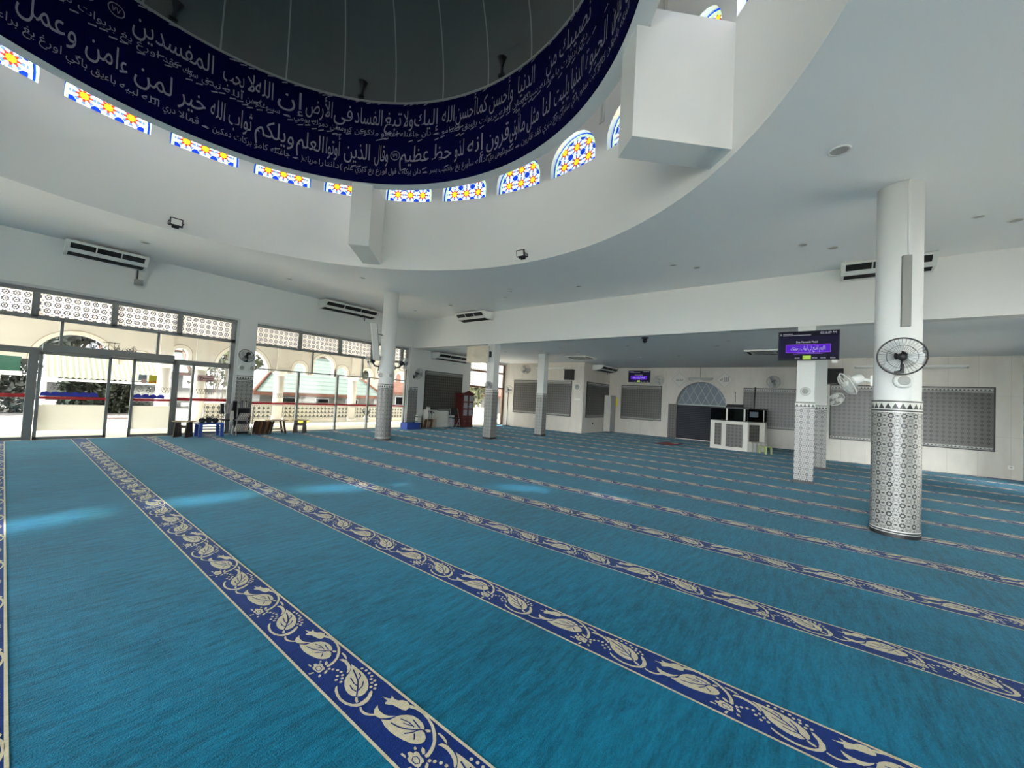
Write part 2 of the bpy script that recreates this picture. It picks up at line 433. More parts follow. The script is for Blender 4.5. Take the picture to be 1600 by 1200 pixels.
    def stroke(s, pts, w, fn, m=0):
        # flat ribbon along a 2-D polyline, mapped by fn(x,y)
        P = [Vector(p) for p in pts]; L = []; R = []
        for i, p in enumerate(P):
            t = (P[min(i+1, len(P)-1)] - P[max(i-1, 0)]).normalized(); q = Vector((-t.y, t.x))*(w/2)
            L.append(p+q); R.append(p-q)
        for i in range(len(P)-1): s.quad(fn(*L[i]), fn(*R[i]), fn(*R[i+1]), fn(*L[i+1]), m)
    def text(s, body, fn, m=0, width=None, height=1.0, ticks=False):
        vs, fs = text_mesh(body)
        if not vs: return
        x0 = min(v[0] for v in vs); x1 = max(v[0] for v in vs); w = max(x1-x0, 1e-5)
        sx = (width/w) if width else height
        b = len(s.v); s.v += [tuple(fn((v[0]-x0)*sx, v[1]*height)) for v in vs]
        for f in fs: s.face([b+i for i in f], m)
        if ticks:
            k = max(1, int(w/0.45))
            for i in range(k):
                cx = (i+0.5+random.uniform(-0.2, 0.2))/k*w*sx; cy = (0.92+random.uniform(0, 0.14) if random.random() < 0.75 else -0.34)*height
                s.stroke([(cx+0.10*height, cy+0.04*height), (cx-0.10*height, cy-0.03*height)], 0.045*height, fn, m)
    def xf(s, mat, start=0):
        for i in range(start, len(s.v)): s.v[i] = tuple(mat @ Vector(s.v[i]))
        return s
    def build(s, name, mats, parent=None, loc=(0, 0, 0), bevel=0.0, rot=None):
        me = bpy.data.meshes.new(name)
        me.from_pydata(s.v, [], s.f)
        if isinstance(mats, str): mats = [mats]
        for k in mats: me.materials.append(M[k])
        me.polygons.foreach_set('material_index', s.mi)
        me.polygons.foreach_set('use_smooth', s.sm)
        uvl = me.uv_layers.new(name='UVMap').data
        for p in me.polygons:
            cu = s.uvs[p.index]
            if cu is not None:
                for li, c in zip(p.loop_indices, cu): uvl[li].uv = c
            else:
                n = p.normal; ax = max(range(3), key=lambda i: abs(n[i]))
                for li in p.loop_indices:
                    c = me.vertices[me.loops[li].vertex_index].co
                    uvl[li].uv = ((c.y, c.z), (c.x, c.z), (c.x, c.y))[ax]
        me.update()
        o = bpy.data.objects.new(name, me); COL.objects.link(o)
        o.location = loc
        if rot: o.rotation_euler = rot
        if parent: o.parent = parent
        if bevel:
            b = o.modifiers.new('bevel', 'BEVEL'); b.width = bevel; b.segments = 2; b.limit_method = 'ANGLE'
        return o

def tag(o, label, cat, group=None, kind=None):
    if label: o['label'] = label
    if cat: o['category'] = cat
    if group: o['group'] = group
    if kind: o['kind'] = kind
    return o
def thing(name, label, cat, loc=(0, 0, 0), rz=0.0, group=None):
    o = bpy.data.objects.new(name, None); COL.objects.link(o); o.empty_display_size = 0.1
    o.location = loc; o.rotation_euler = (0, 0, rz)
    return tag(o, label, cat, group)
def struct(o): o['kind'] = 'structure'; return o
def dup(root, loc, rz, label=None, group=None):
    r = root.copy(); COL.objects.link(r); r.location = loc; r.rotation_euler = (0, 0, rz)
    if label: r['label'] = label
    if group: r['group'] = group
    for ch in list(root.children):
        c = ch.copy(); COL.objects.link(c); c.parent = r
        for g in list(ch.children):
            d = g.copy(); COL.objects.link(d); d.parent = c
    return r
def B(*a, m=0):
    b = MB(); b.box(*a, m=m); return b
MOT_POLY=[[(-0.1638,-0.106),(-0.1401,-0.1378),(-0.1141,-0.1391),(-0.0905,-0.152),(-0.0692,-0.1718),(-0.0546,-0.196),(-0.0494,-0.2297),(-0.0515,-0.2612),(-0.061,-0.2861),(-0.0698,-0.2944),(-0.0807,-0.2943),(-0.08,-0.3097),(-0.0933,-0.3336),(-0.1081,-0.343),(-0.1238,-0.3406),(-0.1386,-0.3283),(-0.1527,-0.3064),(-0.1643,-0.2704),(-0.1731,-0.2276),(-0.1766,-0.1902),(-0.1743,-0.1483)],
[(-0.125,-0.0203),(-0.152,-0.0326),(-0.1649,-0.0507),(-0.1692,-0.0723),(-0.1622,-0.0975),(-0.1436,-0.1175),(-0.1242,-0.1312),(-0.108,-0.1383),(-0.129,-0.1136),(-0.1384,-0.0919),(-0.1399,-0.0617),(-0.1347,-0.0383)],
[(-0.0793,0.0093),(-0.0698,-0.0191),(-0.0601,-0.0341),(-0.0432,-0.0177),(-0.0503,-0.0479),(-0.0438,-0.0696),(-0.0277,-0.0835),(-0.0208,-0.1021),(-0.0172,-0.1116),(-0.0253,-0.134),(-0.0377,-0.1448),(-0.0456,-0.1471),(-0.0565,-0.1462),(-0.0665,-0.13),(-0.0726,-0.0963),(-0.0782,-0.0706),(-0.0909,-0.0548),(-0.0981,-0.0415),(-0.0921,-0.0334),(-0.079,-0.0341)],
[(-0.0697,-0.2984),(-0.0593,-0.3038),(-0.053,-0.3195),(-0.0602,-0.3263),(-0.0706,-0.3169)],
[(-0.0334,-0.1363),(-0.0213,-0.135),(-0.0122,-0.1668),(-0.009,-0.2134),(-0.0137,-0.2609),(-0.0261,-0.3089),(-0.0482,-0.3491),(-0.0733,-0.379),(-0.0985,-0.3978),(-0.1214,-0.4089),(-0.1449,-0.4141),(-0.1547,-0.4077),(-0.1517,-0.3952),(-0.1347,-0.3943),(-0.1093,-0.386),(-0.0828,-0.3686),(-0.0585,-0.3379),(-0.0389,-0.305),(-0.0248,-0.2645),(-0.0187,-0.2188),(-0.0224,-0.1775),(-0.0354,-0.1494)],
[(-0.0559,-0.4805),(-0.0523,-0.5156),(-0.0511,-0.5647),(-0.0538,-0.6082),(-0.0615,-0.645),(-0.0785,-0.6821),(-0.101,-0.7111),(-0.1259,-0.7246),(-0.1484,-0.7251),(-0.1593,-0.7166),(-0.1565,-0.7052),(-0.1656,-0.7059),(-0.1742,-0.6949),(-0.179,-0.6692),(-0.1757,-0.6357),(-0.1643,-0.6026),(-0.1445,-0.5694),(-0.1254,-0.55),(-0.1006,-0.5358),(-0.0791,-0.5168),(-0.0661,-0.5004)],
[(-0.0814,-0.398),(-0.064,-0.4059),(-0.0561,-0.4349),(-0.0613,-0.4747),(-0.0719,-0.5029),(-0.0891,-0.523),(-0.1085,-0.5312),(-0.1077,-0.5238),(-0.0909,-0.5038),(-0.0798,-0.4767),(-0.074,-0.4473),(-0.0756,-0.4228)],
[(-0.1869,-0.576),(-0.1995,-0.579),(-0.2141,-0.6005),(-0.2258,-0.6389),(-0.2296,-0.6773),(-0.2252,-0.717),(-0.2127,-0.7481),(-0.1955,-0.7707),(-0.172,-0.7833),(-0.1429,-0.7811),(-0.1137,-0.7638),(-0.0935,-0.742),(-0.0915,-0.7292),(-0.1072,-0.7342),(-0.1307,-0.752),(-0.1569,-0.7585),(-0.1833,-0.7569),(-0.2009,-0.7408),(-0.2134,-0.7094),(-0.2177,-0.6694),(-0.2113,-0.6332),(-0.2003,-0.6008)],
[(-0.1672,-0.7113),(-0.1612,-0.7166),(-0.1765,-0.7507),(-0.185,-0.7467),(-0.1815,-0.7275)],
[(-0.0446,-0.3549),(-0.0367,-0.3567),(-0.0366,-0.3886),(-0.0431,-0.4119),(-0.0542,-0.4277),(-0.0527,-0.4108),(-0.0473,-0.3837)],
[(-0.1898,-0.7838),(-0.1821,-0.7857),(-0.1891,-0.8048),(-0.1884,-0.8287),(-0.1796,-0.8517),(-0.1645,-0.8706),(-0.1688,-0.8801),(-0.1861,-0.8619),(-0.199,-0.8396),(-0.2009,-0.8147),(-0.1959,-0.7938)],
[(-0.1903,-0.3334),(-0.1796,-0.3363),(-0.1759,-0.3537),(-0.1644,-0.3511),(-0.1585,-0.3682),(-0.1644,-0.3839),(-0.1649,-0.4052),(-0.1732,-0.4177),(-0.1811,-0.4133),(-0.1905,-0.42),(-0.2043,-0.42),(-0.2085,-0.4044),(-0.2084,-0.3919),(-0.2121,-0.3707),(-0.2074,-0.3543),(-0.1968,-0.3511)],
[(-0.1587,-0.3338),(-0.1493,-0.3313),(-0.1525,-0.3478),(-0.164,-0.3461)],
[(-0.1447,-0.3653),(-0.132,-0.3566),(-0.132,-0.3747),(-0.1455,-0.3913),(-0.1549,-0.3855)],
[(-0.2131,-0.3156),(-0.2048,-0.3175),(-0.2032,-0.337),(-0.2097,-0.3474),(-0.213,-0.3307)],
[(-0.2414,-0.385),(-0.2188,-0.3931),(-0.2215,-0.4028),(-0.2437,-0.3966)],
[(-0.2154,-0.4385),(-0.205,-0.4334),(-0.206,-0.4489),(-0.2194,-0.4546),(-0.2206,-0.4451)],
[(-0.1842,-0.4354),(-0.1655,-0.4262),(-0.1663,-0.4398),(-0.1819,-0.4505),(-0.1889,-0.4486)]]
MOT_DOT=[(-0.1535,-0.429),(-0.1419,-0.4478),(-0.1297,-0.4715),(-0.1239,-0.4974),(-0.1519,-0.511),(-0.1309,-0.525),(-0.1707,-0.5341),(-0.1445,-0.5453),(-0.162,-0.5645),(-0.036,-0.5528),(-0.0304,-0.5832),(-0.0305,-0.6129),(-0.0344,-0.6421),(-0.0488,-0.659),(-0.0421,-0.6825),(-0.0613,-0.6853),(-0.0566,-0.7126),(-0.0804,-0.7072),(-0.0733,-0.7304)]
MOT_VEIN=[([(-0.1462,-0.1557),(-0.1363,-0.2025),(-0.1192,-0.2378),(-0.0991,-0.2665),(-0.0739,-0.2939)],0.0065),
([(-0.1033,-0.1694),(-0.0903,-0.2142),(-0.092,-0.2525)],0.005),
([(-0.0687,-0.215),(-0.0784,-0.2771)],0.0058),
([(-0.1103,-0.1975),(-0.0944,-0.2399)],0.0043),
([(-0.1425,-0.2465),(-0.1103,-0.2718),(-0.0879,-0.2787)],0.0058),
([(-0.133,-0.3045),(-0.1121,-0.2796)],0.0058),
([(-0.1654,-0.1001),(-0.1395,-0.1364),(-0.1118,-0.1416)],0.005),
([(-0.0727,-0.5281),(-0.088,-0.583),(-0.1049,-0.6292),(-0.1313,-0.6698),(-0.1616,-0.7104)],0.0072),
([(-0.1144,-0.5744),(-0.1244,-0.6235),(-0.1229,-0.6523)],0.0058),
([(-0.1449,-0.6202),(-0.1512,-0.6554),(-0.1458,-0.6839)],0.0058),
([(-0.0656,-0.5743),(-0.0726,-0.6),(-0.095,-0.6161)],0.0065),
([(-0.0836,-0.6447),(-0.1082,-0.6725),(-0.1395,-0.6834)],0.0065),
([(-0.2003,-0.3751),(-0.1882,-0.3666),(-0.1763,-0.3752),(-0.1781,-0.3951),(-0.189,-0.4089),(-0.2019,-0.3989),(-0.2008,-0.3762)],0.0043)]
# ---------------------------------------------------------------- setting: floor and carpet
X0, XB, XQ, XR = -7.7, 10.72, 17.1, 20.1      # back wall, beam, qibla wall, recess wall
YR, YL = -4.4, 13.8                            # right wall, left wall
YA, YB = -0.15, 8.95                           # recess sides
ZH, ZL = 4.6, 3.42                             # high ceiling, low ceiling
CX, CY = 1.53, 5.05                            # dome centre
fl = MB()
fl.quad((X0, YR, 0), (XQ, YR, 0), (XQ, YL, 0), (X0, YL, 0), 0)
fl.quad((XQ, YA, 0), (XR, YA, 0), (XR, YB, 0), (XQ, YB, 0), 0)
phase = {0: 0.31, 1: 0.032, 2: 0.727, 3: 0.676, 4: 0.12}
for k in range(-2, 17):
    xr = 0.105 + 1.2125*k; xl = xr-0.265
    ya, yb = (YR, YL) if xr < XQ else (YA, YB)
    fl.quad((xl, ya, 0.001), (xr, ya, 0.001), (xr, yb, 0.001), (xl, yb, 0.001), 1)
    for e in (xl, xr-0.013): fl.quad((e, ya, 0.002), (e+0.013, ya, 0.002), (e+0.013, yb, 0.002), (e, yb, 0.002), 2)
    y = ya - (ya % 0.813) + phase.get(k, (k*0.37) % 0.813)
    while y - 0.9 < yb:
        if y-0.89 > ya and y+0.02 < yb:
            for p in MOT_POLY: fl.poly([(xr+a, y+b, 0.002) for a, b in p][::-1], 2)
            for a, b in MOT_DOT: fl.poly([(xr+a+0.0085*math.cos(t*PI/3), y+b+0.0085*math.sin(t*PI/3), 0.002) for t in range(6)], 2)
            if k < 8:
                for p, w in MOT_VEIN: fl.stroke(p, w, lambda a, b, xr=xr, y=y: (xr+a, y+b, 0.003), 1)
        y += 0.813
struct(fl.build('floor', ['carpet_teal', 'carpet_navy', 'carpet_cream']))

# ---------------------------------------------------------------- setting: ceilings, drum, dome
def rect_hit(t, x0, x1, y0, y1):
    c, s_ = math.cos(t), math.sin(t); k = 1e9
    if c > 1e-9: k = min(k, (x1-CX)/c)
    if c < -1e-9: k = min(k, (x0-CX)/c)
    if s_ > 1e-9: k = min(k, (y1-CY)/s_)
    if s_ < -1e-9: k = min(k, (y0-CY)/s_)
    return (CX+c*k, CY+s_*k)
RD = 5.6
ce = MB()
angs = [2*PI*i/144 for i in range(144)] + [math.atan2(y-CY, x-CX) % (2*PI) for x in (X0, XB) for y in (YR, YL)]
angs = sorted(angs)
for a, b in zip(angs, angs[1:]+[angs[0]+2*PI]):
    pa = (CX+RD*math.cos(a), CY+RD*math.sin(a)); pb = (CX+RD*math.cos(b), CY+RD*math.sin(b))
    qa = rect_hit(a, X0, XB, YR, YL); qb = rect_hit(b, X0, XB, YR, YL)
    ce.quad(pa+(ZH,), pb+(ZH,), qb+(ZH,), qa+(ZH,))
    ce.quad(pa+(ZH+0.2,), qa+(ZH+0.2,), qb+(ZH+0.2,), pb+(ZH+0.2,))
struct(ce.build('ceiling', 'ceiling_paint'))
lc = MB(); lc.box(XB+0.28, XQ+0.2, YR-0.2, YL+0.2, ZL, ZL+0.2); lc.box(XQ+0.2, XR+0.3, YA-0.2, YB+0.2, ZL, ZL+0.2)
struct(lc.build('ceiling', 'ceiling_paint'))
struct(B(XB, XB+0.28, YR, YL, ZL, ZH+0.2).build('trim_1', 'white_paint'))

def onc(a, r, z): return (CX+r*math.cos(a), CY+r*math.sin(a), z)
SILL, SPR, HA = 6.36, 6.58, math.radians(6.0)
AR = RD*HA; ZT = 8.3; RG = 5.72
NA = 14
dr = MB()
WC = [math.radians(36.2+15*i) for i in range(24)]
for w in WC:
    us = [-math.radians(7.5)] + [-HA*math.cos(PI*i/NA) for i in range(NA+1)] + [math.radians(7.5)]
    zs = [None] + [SPR+AR*math.sin(PI*i/NA) for i in range(NA+1)] + [None]
    for i in range(len(us)-1):
        a, b = w+us[i], w+us[i+1]
        dr.quad(onc(b, RD, ZH), onc(a, RD, ZH), onc(a, RD, SILL), onc(b, RD, SILL), smooth=True)
        za = zs[i] or SILL; zb = zs[i+1] or SILL
        if zs[i] is None or zs[i+1] is None: za = zb = SILL
        dr.quad(onc(b, RD, zb), onc(a, RD, za), onc(a, RD, ZT), onc(b, RD, ZT), smooth=True)
        if zs[i] is not None and zs[i+1] is not None:
            dr.quad(onc(a, RD, za), onc(b, RD, zb), onc(b, RG+0.04, zb), onc(a, RG+0.04, za))
            dr.quad(onc(b, RD, SILL), onc(a, RD, SILL), onc(a, RG+0.04, SILL), onc(b, RG+0.04, SILL))
    for e in (-HA, HA):
        dr.quad(onc(w+e, RD, SILL), onc(w+e, RD, SPR), onc(w+e, RG+0.04, SPR), onc(w+e, RG+0.04, SILL))
# raised vertical mouldings between the windows, above the beams
for w in WC:
    for e in (7.1, 7.9):
        a = w+math.radians(e)
        n0 = len(dr.v)
        dr.cyl(onc(a, RD, 7.0), onc(a, RD, ZT), 0.03, None, 8)
for i in range(96):   # roof between drum and dome
    a, b = 2*PI*i/96, 2*PI*(i+1)/96
    dr.quad(onc(a, RD+0.3, ZT), onc(a, 4.46, ZT), onc(b, 4.46, ZT), onc(b, RD+0.3, ZT))
struct(dr.build('wall_inner', 'white_paint'))

# stained windows of the drum: pane with green and blue borders following the arch
def arch_pts(h, zb, zs, n=NA):
    return [(-h, zb)] + [(-h*math.cos(PI*i/n), zs+h*math.sin(PI*i/n)) for i in range(n+1)] + [(h, zb)]
for i, w in enumerate(WC):
    hw = RG*HA
    o0, o1, o2 = arch_pts(hw, SILL, SPR), arch_pts(hw-0.035, SILL, SPR), arch_pts(hw-0.085, SILL, SPR)
    fn = lambda p: onc(w - p[0]/RG, RG, p[1])
    fr = MB()
    for q in range(len(o0)-1): fr.quad(fn(o0[q]), fn(o1[q]), fn(o1[q+1]), fn(o0[q+1]))
    win = fr.build('window_%d' % (i+10), 'stained_blue'); struct(win)
    pn = MB()
    c0 = o2
    for q in range(len(o1)-1): pn.quad(fn(o1[q]), fn(o2[q]), fn(o2[q+1]), fn(o1[q+1]), 1)
    h = len(o2)//2
    for q in range(h-1 if len(o2) % 2 == 0 else h):
        a, b, c, d = o2[q], o2[q+1], o2[-2-q], o2[-1-q]
        for t in range(6):
            l0 = [a[0]+(d[0]-a[0])*t/6, a[1]]; l1 = [a[0]+(d[0]-a[0])*(t+1)/6, a[1]]
            u0 = [b[0]+(c[0]-b[0])*t/6, b[1]]; u1 = [b[0]+(c[0]-b[0])*(t+1)/6, b[1]]
            pn.quad(fn(l0), fn(l1), fn(u1), fn(u0), 0, ((l0[0], l0[1]-SILL-0.07), (l1[0], l1[1]-SILL-0.07), (u1[0], u1[1]-SILL-0.07), (u0[0], u0[1]-SILL-0.07)))
    pn.build('pane', ['stained', 'stained_green'], win)

# ring beam below the dome, its four brackets, the dome
ZR0, ZR1, RI, RO = 6.06, 7.87, 4.25, 4.48
rb = MB()
for i in range(144):
    a, b = 2*PI*i/144, 2*PI*(i+1)/144
    rb.quad(onc(a, RO, ZR0), onc(a, RI, ZR0), onc(b, RI, ZR0), onc(b, RO, ZR0))
    rb.quad(onc(a, RO, ZR0), onc(b, RO, ZR0), onc(b, RO, ZT), onc(a, RO, ZT), smooth=True)
    rb.quad(onc(b, RI, ZR0), onc(a, RI, ZR0), onc(a, RI, ZR1), onc(b, RI, ZR1), smooth=True)
struct(rb.build('trim_2', 'white_paint'))
for i, d in enumerate((44.5, 134.5, 224.5, 314.5)):
    a = math.radians(d); bk = MB()
    bk.box(4.32, 5.61, -0.22, 0.22, 4.69, 6.06); bk.box(4.49, 5.61, -0.22, 0.22, 6.06, 6.30)
    bk.xf(Matrix.Translation((CX, CY, 0)) @ Matrix.Rotation(a, 4, 'Z'))
    struct(bk.build('trim_%d' % (i+3), 'white_paint'))
dm = MB(); NG = 24*6; prof = []
for i in range(25):
    t = PI/2*i/24; prof.append((RI*math.cos(t)**0.9, ZR1+3.9*math.sin(t)))
for i in range(NG):
    a, b = 2*PI*i/NG, 2*PI*(i+1)/NG
    for (r0, z0), (r1, z1) in zip(prof[:-1], prof[1:]): dm.quad(onc(b, r0, z0), onc(a, r0, z0), onc(a, r1, z1), onc(b, r1, z1), smooth=True)
for w in WC:
    da = 0.0035
    for (r0, z0), (r1, z1) in zip(prof[:-2], prof[1:-1]):
        dm.quad(onc(w+da, r0-0.01, z0), onc(w-da, r0-0.01, z0), onc(w-da, r1-0.01, z1), onc(w+da, r1-0.01, z1), 1)
for i in range(NG):
    a, b = 2*PI*i/NG, 2*PI*(i+1)/NG
    dm.quad(onc(b, RI-0.03, ZR1), onc(a, RI-0.03, ZR1), onc(a, RI-0.03, ZR1+0.035), onc(b, RI-0.03, ZR1+0.035), 1)
    dm.quad(onc(a, RI-0.03, ZR1), onc(b, RI-0.03, ZR1), onc(b, RI, ZR1), onc(a, RI, ZR1), 1)
    dm.quad(onc(b, RI-0.03, ZR1+0.035), onc(a, RI-0.03, ZR1+0.035), onc(a, RI, ZR1+0.035), onc(b, RI, ZR1+0.035), 1)
struct(dm.build('ceiling', ['dome_grey', 'dome_seam']))

# blue inscription band on the inner face of the ring
band = thing('calligraphy_band', 'dark navy ring band with grey Arabic calligraphy below the dome', 'band', (CX, CY, ZR0))
bb = MB()
for i in range(144):
    a, b = 2*PI*i/144, 2*PI*(i+1)/144
    q = lambda t, r, z: (r*math.cos(t), r*math.sin(t), z)
    bb.quad(q(b, 4.235, 0), q(a, 4.235, 0), q(a, 4.235, 1.80), q(b, 4.235, 1.80), smooth=True)
    bb.quad(q(a, 4.235, 0), q(b, 4.235, 0), q(b, 4.25, 0), q(a, 4.25, 0))
    bb.quad(q(b, 4.235, 1.80), q(a, 4.235, 1.80), q(a, 4.25, 1.80), q(b, 4.25, 1.80))
bb.build('backing', 'band_navy', band)
W1 = [('نصيبك',-31.4,-19.4),('من',-18.5,-14.7),('الدنيا',-10.7,-4.6),('وأحسن',-3.2,5.2),('كما',5.9,9.6),('أحسن',9.7,16.5),('الله',16.9,21.0),('إليك',21.9,29.9),('ولا',30.2,33.3),('تبغ',33.7,39.0),('الفساد',39.4,47.6),('في',48.1,53.4),('الأرض',53.6,60.8),('إن',61.2,67.8),('الله',68.8,73.1),('لا',73.2,75.0),('يحب',75.5,80.2),('المفسدين',81.8,97.6),('فخرج',103.5,113),('على',114,119),('قومه',120,128),('في',129,133),('زينته',134,145)]
W2 = [('قال',-52,-46),('يريدون',-44.4,-40.4),('الحيوة',-38.6,-30.0),('الدنيا',-29.1,-24.7),('يليت',-23.9,-18.3),('لنا',-16.9,-14.1),('مثل',-12.9,-8.6),('ما',-7.9,-5.9),('أوتي',-5.7,-2.6),('قرون',-2.4,5.5),('إنه',6.2,12.0),('لذو',13.1,16.2),('حظ',17.1,23.5),('عظيم',24.3,33.7),('وقال',37.1,41.2),('الذين',42.4,49.9),('أوتوا',51.0,54.9),('العلم',55.3,62.5),('ويلكم',62.9,72.5),('ثواب',73.1,78.4),('الله',79.1,82.2),('خير',83.0,88.6),('لمن',89.6,96.6),('ءامن',97.5,104.5),('وعمل',105.6,114.3),('صالحا',115.5,126),('ولا',127,131),('يلقاها',132,143)]
RT = 4.228
def bandfn(a1, z0):
    return lambda x, y: (RT*math.cos(a1-x/RT), RT*math.sin(a1-x/RT), z0-ZR0+y)
for W, z0, hgt in ((W1, 7.36, 0.50), (W2, 6.56, 0.50)):
    for s_, a0, a1 in W:
        a0, a1 = math.radians(a0), math.radians(a1); t = MB()
        t.text(shape(s_), bandfn(a1, z0), 0, (a1-a0)*RT*0.97, hgt, True); t.build('calligraphy_word', 'band_letter', band)
    t = MB()
    for a, num in (((100.35, '٧٧'),) if z0 > 7 else ((35.1, '٧٩'),)):
        f = bandfn(math.radians(a)+0.11/RT, z0+0.12)
        t.stroke([(0.11+0.10*math.cos(2*PI*i/20), 0.02+0.10*math.sin(2*PI*i/20)) for i in range(21)], 0.014, f)
        t.text(num, lambda x, y, f=f: f(x+0.05, y-0.03), 0, 0.11, 0.14)
    t.build('verse_mark', 'band_letter', band)
S1 = ['دان','بربوات','باءيقله','سباگايمان','الله','بربوات','باءيق','كڤدامو','،','دان','جاغنله','اغكاو','ملاكوكن','كروسقن','دموك','بومي','،','سسوغگوهن','الله','تيدق','سوك','كڤد','اورغ','يغ','بربوات','كروسقن','٧٧','قارون','ڤون','كلوار','كڤد','قومن']
S2 = ['الغكه','باءيقن','كالو','كيت','ممڤوپاءي','سڤرتي','يغ','دبري','كڤد','قارون','،','سسوغگوهن','دي','اداله','سأورغ','يغ','برنصيب','بسر','،','دان','بركات','ڤول','اورغ','يغ','دبري','علم','(دانتارا','مريك)','،','جاغنله','كامو','بركات','دمكين','،','ڤهالا','دري','الله','لبيه','باءيق','باگي','اورغ','يغ','براءيمان','دان','برعمل','صالح']
for S_, z0, lo, hi in ((S1, 7.13, -30, 140), (S2, 6.29, -48, 132)):
    ws = [max(2, len(w)) for w in S_]; tot = sum(ws)+0.8*len(S_); a = math.radians(lo); k = math.radians(hi-lo)/tot
    for w, n in zip(S_, ws):
        t = MB(); t.text(shape(w), bandfn(a+n*k, z0), 0, n*k*RT, 0.17); a += (n+0.8)*k
        t.build('translation_word', 'band_letter', band)

# ---------------------------------------------------------------- setting: walls
lw = MB()
lw.box(X0, XB, YL, YL+0.25, 3.45, ZH+0.2)
lw.box(4.26, 4.72, YL-0.05, YL+0.25, 0, 3.45)
lw.box(10.54, 11.03, YL-0.05, YL+0.25, 0, 3.45)
lw.box(11.03, 14.3, YL, YL+0.25, 0, ZL); lw.box(14.3, XQ+0.2, YL, YL+0.25, 3.32, ZL)
lw.box(XB, 11.03, YL, YL+0.25, 3.4, ZH+.2)
lw.box(X0-0.25, X0, YL-0.3, YL+0.25, 0, ZH+0.2)
struct(lw.build('wall_left', 'white_paint'))
rw = MB()
rw.box(X0, XB+0.3, YR-0.25, YR, 3.45, ZH+0.2); rw.box(XB, 11.05, YR-0.25, YR+0.05, 0, ZH+0.2)
rw.box(4.26, 4.72, YR-0.25, YR+0.05, 0, 3.45); rw.box(X0-0.25, X0, YR-0.25, YR+0.3, 0, ZH+0.2)
rw.box(11.05, XQ+0.2, YR-0.25, YR, 2.2, ZL); rw.box(15.8, XQ+0.2, YR-0.25, YR, 0, 2.2); rw.box(11.05, 13.4, YR-0.25, YR, 0, 2.2)
struct(rw.build('wall_right', 'white_paint'))
bw = MB(); bw.box(X0-0.25, X0, YR, YL, 3.45, ZH+0.2)
for y in (0.5,): bw.box(X0-0.25, X0+0.05, y-0.2, y+0.2, 0, 3.45)
bw.box(X0-0.25, X0, 3.8, YL, 0, 3.45)  # solid stretch added out of view to keep light off the left wall
struct(bw.build('wall_back', 'white_paint'))
qw = MB(); qw.box(XQ, XQ+0.2, YB, YL+0.25, 0, ZL); qw.box(XQ, XQ+0.2, YR-0.25, YA, 0, ZL)
struct(qw.build('wall_front', 'wall_stone'))
sw = MB(); sw.box(XQ+0.2, XR, YB, YB+0.2, 0, ZL); struct(sw.build('wall_side_left', 'wall_stone'))
sw = MB(); sw.box(XQ+0.2, XR, YA-0.2, YA, 0, ZL); struct(sw.build('wall_side_right', 'wall_stone'))
mw = MB(); MC, MH, MS = 4.40, 1.08, 1.66
arc = [(MC+MH*math.cos(PI*i/24), MS+MH*math.sin(PI*i/24)) for i in range(25)]
mw.box(XR, XR+0.3, MC+MH, YB+0.2, 0, ZL); mw.box(XR, XR+0.3, YA-0.2, MC-MH, 0, ZL)
mw.prism([(MC-MH, MS)] + [(MC-MH, ZL), (MC+MH, ZL)] + arc, 'x', XR, XR+0.3)
mw.box(XR+0.3, XR+0.45, MC-1.5, MC+1.5, 0, ZL)
struct(mw.build('wall_far', 'wall_stone'))
# ground and roofs around the building, with unseen pieces that steer the light
struct(B(-70, 100, -80, 90, -0.35, -0.12).build('ground', 'ground'))
struct(B(-60, X0-0.3, -40, 20, -0.12, -0.04).build('floor_bounce_court', 'paving_light'))  # unseen pale ground added behind the hall to bounce sunlight in
struct(B(X0-0.3, 4.5, -40, YR-0.3, -0.12, -0.04).build('floor_light_sink', 'light_sink_dark'))  # unseen ground kept dark to cut light bounced in from the right
struct(B(4.5, 30, -40, YR-0.3, -0.12, -0.04).build('floor_bounce_court', 'paving_light'))  # unseen pale ground put in on the right to bounce light indoors
struct(B(14.0, 30, 15.9, 40, -0.12, -0.035).build('floor_bounce_court', 'paving_light'))
struct(B(X0-3, 4.5, YR-6.0, YR-5.6, -0.1, 4.5).build('wall_light_block', 'light_sink_dark'))  # unseen dark block added to cut light through the right windows
struct(B(X0-3, 14, YR-5.0, YR-0.26, 3.5, 3.7).build('ceiling_outer', 'cream_wall'))  # unseen roof added on the right to reduce light from that side
struct(B(X0-3, 14.0, YL, 18.3, -0.12, -0.03).build('floor_outer', 'tile_floor'))
struct(B(14.0, 30, YL, 15.9, -0.12, -0.03).build('floor_outer', 'tile_floor'))
struct(B(X0-3, 14.0, YL+0.26, 18.6, 3.62, 3.8).build('ceiling_outer', 'cream_wall'))
struct(B(14.0, 26, YL+0.26, 16.0, 3.62, 3.8).build('ceiling_outer', 'cream_wall'))  # unseen eave, made deep enough to stop sun entering the far opening

